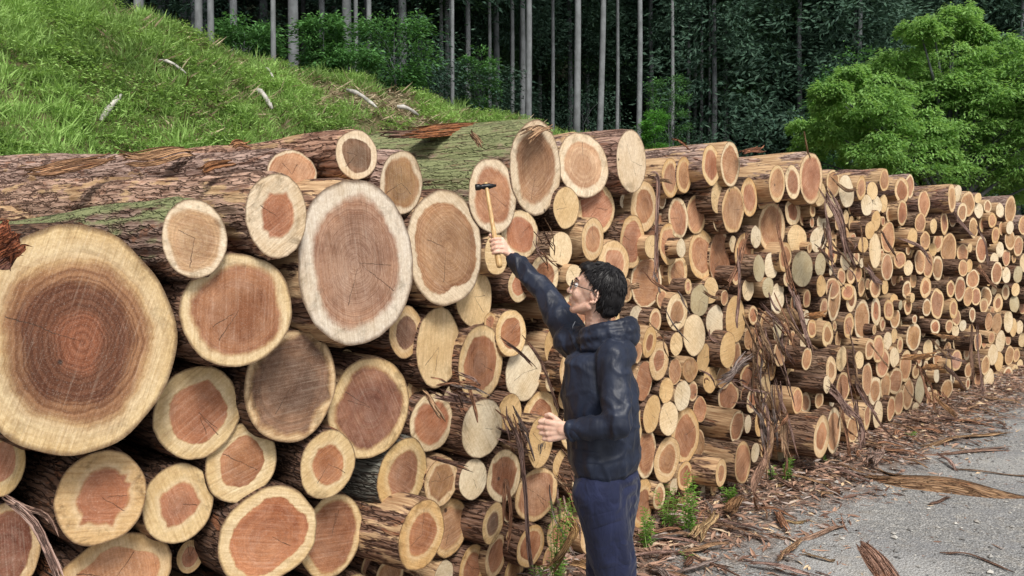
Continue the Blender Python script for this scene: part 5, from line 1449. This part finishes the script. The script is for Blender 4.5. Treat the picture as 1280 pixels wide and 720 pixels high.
weed(tuple(on_wall(668, 800, .3)), .42, 8, .12, .055, "dark green leafy weed at the bottom edge left of the man", 11)
weed(tuple(on_wall(550, 860, .35)), .46, 7, .10, .06, "leafy weed at the bottom edge below the red-hearted logs", 12)
weed(gb(860, 700), .05, 5, .05, .03, "tiny yellow-green seedling on the litter right of the man", 13)
# ------------------------------------------------------------------ the forester
def ball(bm, c, r, sub=2, scale=None, rot=None):
    m = Matrix.Translation(Vector(c))
    if rot is not None: m = m @ rot
    if scale: m = m @ Matrix.Diagonal((*scale, 1))
    bmesh.ops.create_icosphere(bm, subdivisions=sub, radius=r, matrix=m)
def limb(bm, pts, rads, sub=2, step=.35, flat=None):
    """densely overlapping balls along a curve -> a smooth tapering limb once remeshed"""
    for i in range(len(pts) - 1):
        a, b = Vector(pts[i]), Vector(pts[i + 1]); ra, rb = rads[i], rads[i + 1]
        n = max(2, int((b - a).length / (min(ra, rb) * step)))
        for k in range(n + 1):
            t = k / n; ball(bm, a.lerp(b, t), ra + (rb - ra) * t, sub)
def fused(name, bm, voxel, smooth=6, sf=.5, mat=None, parent=None):
    me = bpy.data.meshes.new(name + "_src"); bm.to_mesh(me); bm.free()
    o = bpy.data.objects.new(name + "_src", me); COL.objects.link(o)
    md = o.modifiers.new("r", 'REMESH'); md.mode = 'VOXEL'; md.voxel_size = voxel; md.use_smooth_shade = True
    if smooth:
        s = o.modifiers.new("s", 'SMOOTH'); s.iterations = smooth; s.factor = sf
    dg = bpy.context.evaluated_depsgraph_get()
    out = bpy.data.meshes.new_from_object(o.evaluated_get(dg)); out.name = name
    bpy.data.objects.remove(o); bpy.data.meshes.remove(me)
    out.materials.clear()
    if mat: out.materials.append(mat)
    for p in out.polygons: p.use_smooth = True
    return link(name, out, parent)
def co_np(me):
    a = np.empty(len(me.vertices) * 3, np.float32); me.vertices.foreach_get("co", a); return a.reshape(-1, 3)
def no_np(me):
    a = np.empty(len(me.vertices) * 3, np.float32); me.vertex_normals.foreach_get("vector", a); return a.reshape(-1, 3)
def wrinkle(o, f):
    me = o.data; c = co_np(me); n = no_np(me)
    c = c + n * f(c)[:, None]; me.vertices.foreach_set("co", c.astype(np.float32).ravel()); me.update()
def segd(c, a, b):
    a = np.array(a); b = np.array(b); ab = b - a
    t = np.clip(((c - a) @ ab) / (ab @ ab), 0, 1); d = np.linalg.norm(c - (a + t[:, None] * ab), axis=1)
    return d, t

# skin with slight mottling
def mat_skin():
    m, nt, b = new_mat("skin"); n = N(nt)
    co = n.coord(); c = n.mix(n.ramp(n.noise(co, 30, 3), .35, .65), (.60, .36, .27), (.72, .48, .37))
    n.put(b.inputs['Base Color'], c); n.put(b.inputs['Roughness'], .5); n.put(b.inputs['Subsurface Weight'], .12)
    n.put(b.inputs['Subsurface Radius'], (.02, .008, .004)); n.put(b.inputs['Subsurface Scale'], .4)
    n.put(b.inputs['Normal'], n.bump(n.noise(co, 260, 2), .15, .002))
    return m
def mat_cloth(name, c0, c1, rough, scale, bump, sheen=.2, spec=.5):
    m, nt, b = new_mat(name); n = N(nt); co = n.coord()
    w = n.noise(n.map(co, scale=(1, 1, .7)), scale, 3, .5, 1.2)
    w2 = n.noise(n.map(co, rot=(0, .6, .3), scale=(1, 1, .35)), scale * 1.4, 2, .5, .8)
    fine = n.noise(co, 900, 1)
    c = n.mix(n.ramp(w, .3, .7), c0, c1)
    n.put(b.inputs['Base Color'], c); n.put(b.inputs['Roughness'], rough); n.put(b.inputs['Specular IOR Level'], spec)
    n.put(b.inputs['Sheen Weight'], sheen)
    h = n.m('ADD', n.m('ABSOLUTE', n.m('SUBTRACT', w, .5)), n.m('MULTIPLY', n.m('ABSOLUTE', n.m('SUBTRACT', w2, .5)), .8))
    h = n.m('ADD', h, n.m('MULTIPLY', fine, .01))
    n.put(b.inputs['Normal'], n.bump(h, bump, .05))
    return m
SKIN = mat_skin()
NYLON = mat_cloth("navy_rain_jacket", (.008, .011, .023), (.016, .023, .046), .5, 9, .19, .03, .36)
TROUS = mat_cloth("navy_trousers", (.007, .010, .032), (.014, .019, .056), .8, 9, .35, .1, .25)
HAIR = mat_simple("black_hair", (.008, .007, .008), .5, spec=.28)
BLACKM = mat_simple("black_metal", (.02, .02, .022), .35, .6, nscale=30)
SHOE = mat_simple("black_rubber_boot", (.03, .03, .03), .6, nscale=12, bump=.2)
GLASS = mat_simple("spectacle_lens", (.85, .9, .92), .05); 
_g = [x for x in GLASS.node_tree.nodes if x.type == 'BSDF_PRINCIPLED'][0]; _g.inputs['Transmission Weight'].default_value = 1; _g.inputs['IOR'].default_value = 1.1
ZIP = mat_simple("zip", (.05, .055, .07), .4, .4)

P_base = W(757, 735, 3.2); P_base.z = 0
MAN = empty("person", P_base, "man in a dark navy hooded jacket reaching up with a hammer to test a log", "person")
inv = Matrix.Translation(-P_base)
def K(px, py, Y): return W(px, py, Y) - P_base     # positions in the man's own frame
FD = Vector((-.86, .48, .0)).normalized()           # the way he faces
RT = Vector((FD.y, -FD.x, 0))                       # his right-hand side (away from the viewer)
UP = Vector((0, 0, 1))

hipz = K(757, 612, 3.2).z
pel = K(759, 600, 3.2); chest = K(751, 480, 3.2); neck0 = K(752, 420, 3.21); neck1 = K(744, 392, 3.2)
shR = K(718, 424, 3.36); elR = K(680, 366, 3.50); wrR = K(641, 322, 3.62)
shL = K(767, 446, 3.06); elL = K(772, 530, 2.955); wrL = K(712, 538, 3.03)
head = K(745, 364, 3.2)
HF = (FD * .95 - RT * .16 + UP * .24).normalized()   # the face looks up to the hammer
HS = HF.cross(UP).normalized()                       # his right
HU = HS.cross(HF).normalized()
HM = Matrix((HF, -HS, HU)).transposed().to_4x4(); HM.translation = head   # local x forward, y left, z up
def hp(x, y, z): return HM @ Vector((x, y, z))

# ---- body: head, neck, slim torso, arms and both hands in one surface
bm = bmesh.new()
HR3 = HM.to_3x3().to_4x4()
ball(bm, hp(-.012, 0, .018), 1, 3, (.097, .077, .098), HR3)       # skull
ball(bm, hp(.030, 0, -.020), 1, 3, (.062, .060, .075), HR3)       # face mass
ball(bm, hp(.040, 0, -.068), 1, 3, (.046, .048, .040), HR3)       # jaw
ball(bm, hp(.072, 0, -.094), .018, 2)                             # chin
for s in (-1, 1):
    ball(bm, hp(.058, s * .034, -.030), .027, 2)                  # cheeks
    limb(bm, [hp(.066, s * .036, .030), hp(.086, s * .012, .027)], [.012, .011])    # brow
    limb(bm, [hp(.000, s * .060, -.060), hp(.060, s * .026, -.092)], [.018, .016])  # jaw line
    # ear
    for k in range(9):
        a = -1.9 + k * .5
        ball(bm, hp(-.012 - .011 * math.cos(a) - .006, s * (.078 + .004 * (k > 1)), -.014 + .026 * math.sin(a)), .0062, 1)
    ball(bm, hp(-.010, s * .074, -.012), .014, 2, (1, .5, 1.5))
    ball(bm, hp(-.006, s * .076, -.040), .0075, 1)
limb(bm, [hp(.088, 0, .012), hp(.100, 0, -.010), hp(.108, 0, -.026)], [.0085, .0095, .012])
for s in (-1, 1): ball(bm, hp(.098, s * .010, -.031), .0085, 1)
limb(bm, [hp(.086, -.018, -.056), hp(.094, 0, -.053), hp(.086, .018, -.056)], [.006, .0085, .006])
limb(bm, [hp(.084, -.015, -.067), hp(.091, 0, -.067), hp(.084, .015, -.067)], [.006, .0085, .006])
limb(bm, [neck0 - UP * .04, neck0.lerp(neck1, .6), hp(-.020, 0, -.045)], [.060, .054, .056])
# torso and limbs under the clothes
limb(bm, [pel, chest, neck0 - UP * .05], [.095, .10, .07])
limb(bm, [neck0 - UP * .04, shR, elR, wrR], [.045, .042, .034, .0245])
limb(bm, [neck0 - UP * .04, shL, elL, wrL], [.045, .042, .036, .0265])
hipL = pel - RT * .085 - UP * .03; hipR = pel + RT * .085 - UP * .03
kneeL = K(775, 740, 3.16); ankL = K(779, 880, 3.2); kneeR = K(756, 742, 3.32) ; ankR = K(768, 868, 3.42)
ankL.z = .09; ankR.z = .09; 
limb(bm, [hipL, kneeL, ankL], [.07, .05, .035]); limb(bm, [hipR, kneeR, ankR], [.07, .05, .035])

def finger(bm, pts, r0, r1):
    n = len(pts); limb(bm, pts, [r0 + (r1 - r0) * i / (n - 1) for i in range(n)], sub=2, step=.3)

# hammer geometry first, the right hand closes round its handle
ham_face = None
hA = K(624, 331, 3.58)      # lower end of the handle
hB = K(608, 233, 3.70)      # head end
ham_dir = (hB - hA).normalized()
grip = hA + ham_dir * .085
# hand frame: along the handle = a ; from wrist toward the handle = f
a_ = ham_dir
f_ = (grip - wrR); f_ = (f_ - a_ * f_.dot(a_)).normalized()
n_ = a_.cross(f_).normalized()         # across the palm
if n_.dot(Vector((0, -1, 0))) < 0: n_ = -n_     # towards the viewer
HR_ = .0135   # handle radius
wr = wrR
palm_c = grip - f_ * .034
limb(bm, [wr, wr.lerp(palm_c, .5)], [.0245, .023])
# palm: four metacarpals fanned along the handle
for i in range(4):
    off = (.031 - i * .0205)
    mc = grip + a_ * off - f_ * .026 + n_ * .014
    limb(bm, [wr.lerp(palm_c, .35), mc], [.019, .0125 - .0008 * i])
    # finger wraps from the far side over the front of the handle and back
    L = [.94, 1.0, .95, .8][i]; rr0 = .0098 - .0006 * (i == 3)
    R_ = HR_ + rr0 * .9
    P = [mc]
    for ang in (55, 110, 165, 215):
        q = R(ang * L + 10)
        P.append(grip + a_ * off + (-f_ * math.cos(q) + n_ * math.sin(q)) * R_)
    finger(bm, P, rr0, rr0 * .82)
# thumb along / across the handle from the other side
tb = wr.lerp(palm_c, .45) + a_ * .012 - n_ * .012
finger(bm, [tb, grip - f_ * .024 + a_ * .030 - n_ * .014, grip + a_ * .052 - n_ * .022 - f_ * .006, grip + a_ * .066 - n_ * .020 + f_ * .010], .0135, .0098)

# left hand: loose fist, back of the hand to the viewer, thumb up on top
f2 = (K(664, 538, 3.09) - wrL).normalized()
u2 = (UP - f2 * UP.dot(f2)).normalized()
b2 = f2.cross(u2).normalized()
if b2.y > 0: b2 = -b2                  # towards the viewer = back of the hand
kn = wrL + f2 * .088
limb(bm, [wrL, wrL + f2 * .03], [.0265, .025])
for i in range(4):
    off = .034 - i * .0225
    mc = wrL + f2 * (.092 - .005 * abs(i - 1)) + u2 * off + b2 * .008
    limb(bm, [wrL + f2 * .018 + u2 * off * .5, mc], [.0185, .0125])
    L = [.95, 1, .95, .8][i]; r0 = .0100
    P = [mc, mc + f2 * .034 * L - b2 * .008, mc + f2 * .040 * L - b2 * .034, mc + f2 * .014 - b2 * .044, mc - f2 * .006 - b2 * .034]
    finger(bm, P, r0, r0 * .84)
tb = wrL + f2 * .035 + u2 * .022 - b2 * .010
finger(bm, [tb, wrL + f2 * .062 + u2 * .044 - b2 * .018, wrL + f2 * .086 + u2 * .056 - b2 * .026, wrL + f2 * .104 + u2 * .052 - b2 * .034], .0130, .0098)
body = fused("body", bm, .0032, 5, .5, SKIN, MAN)

# ---- eyes, lips, brows
bm = bmesh.new(); ball(bm, hp(.072, .031, .006), .0125, 3); ball(bm, hp(.072, -.031, .006), .0125, 3)
me = bpy.data.meshes.new("eyes"); bm.to_mesh(me); bm.free()
link("eyes", me, MAN, mat_simple("eye_white", (.75, .72, .70), .2))
bm = bmesh.new(); ball(bm, hp(.0815, .0315, .0065), .0048, 2); ball(bm, hp(.0815, -.0315, .0065), .0048, 2)
me = bpy.data.meshes.new("iris"); bm.to_mesh(me); bm.free(); link("iris", me, MAN, HAIR)
bm = bmesh.new()
for s in (-1, 1): limb(bm, [hp(.066, s * .050, .027), hp(.083, s * .034, .034), hp(.091, s * .016, .030)], [.002, .0036, .003], sub=1)
fused("eyebrow", bm, .0014, 1, .5, HAIR, MAN)
bm = bmesh.new()
limb(bm, [hp(.088, -.016, -.0605), hp(.0985, 0, -.0595), hp(.088, .016, -.0605)], [.002, .0038, .002], sub=1)
fused("lips", bm, .0014, 2, .5, mat_simple("lips", (.45, .18, .15), .4), MAN)

# ---- hair
bm = bmesh.new()
ball(bm, hp(-.018, 0, .030), 1, 3, (.100, .085, .092), HR3)
ball(bm, hp(-.048, 0, -.012), 1, 3, (.074, .078, .082), HR3)
limb(bm, [hp(-.070, -.03, -.06), hp(-.070, .03, -.06)], [.034, .034])
ball(bm, hp(.040, 0, .082), 1, 2, (.052, .058, .030), HR3)
capo = fused("hair", bm, .004, 4, .5, None, MAN)
# keep the cap off the face and ears, then roughen it
me = capo.data; c = co_np(me); Hi = np.array(HM.inverted())
lc = c @ Hi[:3, :3].T + Hi[:3, 3]
x, y, z = lc.T
face = np.clip((x - (-.005 - np.clip(-z, 0, .1) * .35 + np.clip(z - .02, 0, .1) * 1.25)) / .02, 0, 1) * (z < .075)
ear = np.exp(-((x + .008) / .024) ** 2 - ((z + .020) / .034) ** 2)
nn = no_np(me)
tuft = np.array([mnoise.noise(Vector((p[0] * 55, p[1] * 55, p[2] * 28))) for p in lc])
push = -.030 * face - .020 * ear + .004 * tuft * (1 - face)
c = c + nn * push[:, None]; me.vertices.foreach_set("co", c.astype(np.float32).ravel()); me.update()
me.materials.append(HAIR)
# locks
r = np.random.default_rng(3); LV, LQ, off = [], [], 0
for k in range(1700):
    u = r.uniform(-.4, 1); az = r.uniform(0, 6.283)
    dz = u; rad = math.sqrt(max(0, 1 - min(1, u * u)))
    p = np.array([-.018 + .098 * rad * math.cos(az), .083 * rad * math.sin(az), .030 + .091 * dz])
    if u < 0: p[0] = -.035 + .085 * rad * math.cos(az); p[2] = .02 + .2 * dz
    if p[0] > -.005 and p[2] < .078 and not (p[0] < .03 and p[2] > .05): continue
    if p[0] > .012 and p[2] < .06: continue
    if p[0] > -.036 and p[2] < .012: continue
    nrm = unit(np.array([p[0] + .022, p[1], p[2] - .03]))
    crown = np.array([-.05, 0, .125])
    flow = unit((p - crown) * np.array([1, 1, 1]) + 1e-4)
    flow = unit(flow - nrm * (flow @ nrm) + r.normal(0, .12, 3) + np.array([0, 0, -.25]))
    front = p[2] > .09 and p[0] > -.02
    lift = .22 if front else .015
    L = r.uniform(.022, .042) * (1.1 if front else 1)
    q0 = p - nrm * .006; q1 = p + flow * L * .5 + nrm * L * lift * .6; q2 = p + flow * L + nrm * L * lift * (.9 if front else .35)
    pts = [tuple(hp(*q)) for q in (q0, q1, q2)]
    a, b = tube(pts, [.0034, .0026, .0004], 5); LV.append(a); LQ.append(b + off); off += len(a)
link("hair_locks", np_mesh("hair_locks", np.concatenate(LV), np.concatenate(LQ), mats=[HAIR]), MAN)

# ---- glasses
def poly_tube(name, chains, rad, mat, parent, seg=6):
    V, Q, off = [], [], 0
    for ch in chains:
        a, b = tube([tuple(p) for p in ch], rad, seg); V.append(a); Q.append(b + off); off += len(a)
    return link(name, np_mesh(name, np.concatenate(V), np.concatenate(Q), mats=[mat]), parent)
frames = []; lensV = []
for s in (-1, 1):
    ring = [hp(.100 - .010 * abs(math.cos(t)) * 0 - .008 * (1 + math.cos(t) * 1) * .5, s * (.034 + .025 * math.cos(t)), .004 + .0185 * math.sin(t) * (1 - .1 * math.cos(t))) for t in np.linspace(0, 2 * math.pi, 25)]
    frames.append(ring)
    frames.append([hp(.094, s * .060, .010), hp(.05, s * .076, .008), hp(-.005, s * .083, .006), hp(-.022, s * .082, -.012)])
    lensV.append(ring[:-1])
frames.append([hp(.100, -.010, .008), hp(.104, 0, .011), hp(.100, .010, .008)])
gl = empty("glasses", (0, 0, 0)); gl.parent = MAN
poly_tube("frame", frames, .0018, BLACKM, gl)
for lv in lensV:
    nv = len(lv)
    link("lens", np_mesh("lens", [tuple(p) for p in lv], tris=[(0, i, i + 1) for i in range(1, nv - 1)], mats=[GLASS], smooth=False), gl)

# ---- jacket
bm = bmesh.new()
def ell(c, rf, rs, rz, sub=3, tilt=None):
    M = Matrix((FD, RT, UP)).transposed().to_4x4()
    ball(bm, c, 1, sub, (rf, rs, rz), M)
hem = K(756, 585, 3.2)
for t in np.linspace(0, 1, 44):
    c = hem.lerp(K(745, 452, 3.2), t)
    rf = np.interp(t, [0, .3, .7, 1], [.124, .150, .156, .125]); rs = np.interp(t, [0, .4, .75, 1], [.168, .156, .166, .158])
    ell(c - FD * .005, rf, rs, .06)
limb(bm, [shL + RT * .04 + UP * .0, neck0 - UP * .045, shR - RT * .05], [.075, .080, .068])
limb(bm, [shL, shL.lerp(elL, .5), elL], [.070, .062, .056])
limb(bm, [elL, elL.lerp(wrL, .5), wrL - f2 * .010], [.056, .048, .037])
d3 = (wrR - elR).normalized()
limb(bm, [shR - UP * .01, shR.lerp(elR, .5), elR], [.078, .066, .056])
limb(bm, [elR, elR.lerp(wrR, .5), wrR - d3 * .012], [.056, .049, .037])
ell(hem - UP * .025, .122, .182, .022)
jk = fused("jacket", bm, .0062, 7, .5, NYLON, MAN)
jc = np.array
def jw(c):
    w = np.zeros(len(c))
    z = c[:, 2]
    s1 = np.array([mnoise.noise(Vector((p[0] * 9, p[1] * 9, p[2] * 6))) for p in c])
    s2 = np.array([mnoise.noise(Vector((p[0] * 15 + p[2] * 5, p[1] * 15, p[2] * 4 + 5))) for p in c])
    s3 = np.array([mnoise.noise(Vector((p[0] * 7, p[1] * 7 - p[2] * 4, p[2] * 11 + 15))) for p in c])
    w += s1 * .005 + (1 - np.abs(s2) * 5).clip(-.4, 1) * .0052 + (1 - np.abs(s3) * 6).clip(-.3, 1) * .0035
    for a, b, k, ph, am in ((elL, wrL, 5.5, 0, .0045), (shL, elL, 3.6, 1, .003), (shR, elR, 3.3, .5, .003), (elR, wrR, 3.5, 2, .0025)):
        d, t = segd(c, a, b)
        m = np.exp(-(d / .085) ** 4)
        env = np.clip(np.abs(t - .45) * 2, .15, 1)
        w += m * am * env * np.sin(t * k * 6.28 / 1.6 + ph + s1 * 9)
    # gathered hem and cuffs
    w += -.012 * np.exp(-((z - (hem.z - .018)) / .014) ** 2)
    w += .010 * np.exp(-((z - (hem.z + .045)) / .03) ** 2)
    return w
wrinkle(jk, jw)
# cuffs
for nm_, wq, dr, rr0 in (("cuff", wrL, f2, .034), ("cuff", wrR, d3, .0315)):
    pts = [wq - dr * .045, wq - dr * .03, wq - dr * .006, wq + dr * .002]
    link(nm_, tube_mesh("cuff", pts, [rr0 * 1.12, rr0 * 1.14, rr0 * 1.02, rr0 * .86], 28, NYLON), MAN)
# hood lying on the shoulders: a collar roll, standing open behind the neck
bm = bmesh.new()
cen = K(757, 410, 3.2)
Hn = (UP * .94 + FD * .22).normalized()
for k in range(40):
    a = k / 40 * 2 * math.pi
    dirv = (FD * math.cos(a) + RT * math.sin(a))
    back = (1 - math.cos(a)) / 2
    rad = .078 + .036 * back
    p = cen + dirv * rad + UP * (.004 + .020 * back) + FD * .012
    p = p - UP * (.030 * (1 - back))
    ball(bm, p, .018 + .010 * back, 2)
    ball(bm, p - UP * .028 + dirv * .006, .022 + .012 * back, 2)
    if back > .3: ball(bm, p - UP * .060 + dirv * (.002), .028 + .010 * back, 2)
hd = fused("hood", bm, .005, 6, .5, NYLON, MAN)
wrinkle(hd, lambda c: np.array([mnoise.noise(Vector((p[0] * 16, p[1] * 16, p[2] * 26))) * .006 + (1 - abs(mnoise.noise(Vector((p[0] * 30, p[1] * 30, p[2] * 40)))) * 4) * .002 for p in c]))
# draw-cord, zip flap and a sleeve seam
poly_tube("drawcord", [[K(719, 402, 3.10), K(716, 408, 3.09), K(717, 418, 3.09)]], .0022, ZIP, MAN)

# ---- trousers
bm = bmesh.new()
def leg(h, k, a, fw):
    limb(bm, [h, h.lerp(k, .5), k], [.112, .100, .080]); limb(bm, [k, k.lerp(a, .5), a], [.080, .072, .066])
leg(hipL + UP * .0, kneeL, ankL, 0); leg(hipR, kneeR, ankR, 0)
for t in np.linspace(0, 1, 4):
    ell(pel + UP * (.02 - .14 * t), .118, .165, .06)
tr = fused("trousers", bm, .0065, 7, .5, TROUS, MAN)
def tw(c):
    w = np.zeros(len(c))
    s1 = np.array([mnoise.noise(Vector((p[0] * 8, p[1] * 8, p[2] * 5 + 3))) for p in c])
    s2 = np.array([mnoise.noise(Vector((p[0] * 16, p[1] * 16, p[2] * 9))) for p in c])
    w += s1 * .009 + (1 - np.abs(s2) * 4).clip(-1, 1) * .003
    for k, a in ((kneeL, ankL), (kneeR, ankR)):
        d, t = segd(c, k, a); w += np.exp(-(d / .1) ** 4) * .005 * np.sin(t * 40 + s1 * 6) * (t > .02)
    return w
wrinkle(tr, tw)
# thigh pocket flap with its button
def surf_patch(name, obj, pxpy, mat, off=.003, grid=(14, 8)):
    """a cloth patch laid on the garment: corner points given on the visible side"""
    dg = bpy.context.evaluated_depsgraph_get(); dg.update()
    V = []
    (x0, y0), (x1, y1), (x2, y2), (x3, y3) = pxpy
    n, m = grid
    for j in range(m + 1):
        for i in range(n + 1):
            u, v = i / n, j / m
            px = (x0 * (1 - u) + x1 * u) * (1 - v) + (x3 * (1 - u) + x2 * u) * v; py = (y0 * (1 - u) + y1 * u) * (1 - v) + (y3 * (1 - u) + y2 * u) * v
            o = W(px, py, 1.5) - P_base; d = ray(px, py).normalized()
            ok, loc, nr, _ = obj.ray_cast(o, d)
            if not ok: return None
            edge = 0 if (i in (0, n) or j in (0, m)) else off
            V.append(tuple(loc - d * (edge + .0012)))
    Q = [(j * (n + 1) + i, j * (n + 1) + i + 1, (j + 1) * (n + 1) + i + 1, (j + 1) * (n + 1) + i) for j in range(m) for i in range(n)]
    return link(name, np_mesh(name, V, Q, mats=[mat]), MAN)
surf_patch("pocket_flap", tr, ((738, 646), (782, 634), (784, 648), (739, 662)), TROUS)
surf_patch("thigh_pocket", tr, ((741, 662), (784, 648), (789, 704), (748, 712)), TROUS, .004)
surf_patch("jacket_pocket", jk, ((712, 560), (750, 566), (752, 581), (716, 578)), NYLON, .003)

# ---- boots
for an, kn_ in ((ankL, 0), (ankR, 1)):
    bm = bmesh.new()
    limb(bm, [an + UP * .05, an], [.050, .050]); limb(bm, [an - UP * .035 - FD * .035, an - UP * .045 + FD * .09, an - UP * .05 + FD * .15], [.045, .044, .036])
    b = fused("boot", bm, .006, 4, .5, SHOE, MAN)
    c = co_np(b.data); c[:, 2] = np.maximum(c[:, 2], -P_base.z + .002); b.data.vertices.foreach_set("co", c.ravel()); b.data.update()

# ------------------------------------------------------------------ the hammer he holds
HW = Vector(P_base)
A, B_ = hA + HW, hB + HW
HAM = empty("hammer", A, "small black hammer with a light wooden handle held up against a mossy log", "hammer")
WOODH = None
m, nt, b = new_mat("hammer_handle_wood"); n = N(nt)
c = n.mix(n.ramp(n.noise(n.map(n.coord(), scale=(1, 1, .15)), 90, 3), .35, .65), (.42, .25, .10), (.62, .42, .20))
n.put(b.inputs['Base Color'], c); n.put(b.inputs['Roughness'], .5); WOODH = m
hd_ = (B_ - A).normalized()
sideh = (Vector((1, 0, 0)) - hd_ * hd_.x).normalized()
pts = [hd_ * t for t in (-.012, .0, .06, .12, .20, (B_ - A).length, (B_ - A).length + .018)]
link("handle", tube_mesh("handle", pts, [.011, .0145, .0140, .0115, .0098, .0092, .0088], 14, WOODH), HAM)
hc = hd_ * (B_ - A).length
hx = (Vector((1, .15, .02)) - hd_ * Vector((1, .15, .02)).dot(hd_)).normalized()
link("head", tube_mesh("head", [hc - hx * .052, hc - hx * .050, hc - hx * .030, hc - hx * .026, hc - hx * .014, hc + hx * .014, hc + hx * .024, hc + hx * .046],
     [.0135, .0150, .0150, .0105, .0135, .0135, .0105, .0055], 16, BLACKM), HAM)

# handwriting and chalk-like marks on three log ends
INK = mat_simple("marker_ink", (.03, .03, .045), .6)
def scrawl(idx, strokes, size, rad, label):
    e = LOGS[idx]; M = e['M']; par = [o for o in bpy.data.objects if o.get('label') == e['label'] and o.type == 'EMPTY'][0]
    V, Q, off = [], [], 0
    for st in strokes:
        cs = catmull([Vector((x * size, y * size, .0035)) for x, y in st], 14)
        a, b = tube([tuple(p) for p in cs], rad, 5); V.append(a); Q.append(b + off); off += len(a)
    link("handwriting", np_mesh("handwriting", np.concatenate(V), np.concatenate(Q), mats=[INK]), par)
scrawl(19, [[(-.9, .9), (-1.0, .2), (-.8, -.3)], [(-.5, .9), (-.5, .1), (-.1, .3), (0, .9), (-.3, .2), (-.5, -.8), (-.1, -.4), (.15, .2)],
            [(.2, .9), (.35, .2), (.6, .9)], [(.9, 1.1), (1.15, .4), (.95, -.2)]], .034, .0016, "")
for e in bpy.data.objects:
    if e.name.startswith("handwriting"): e.location = (0, -.035, .004)
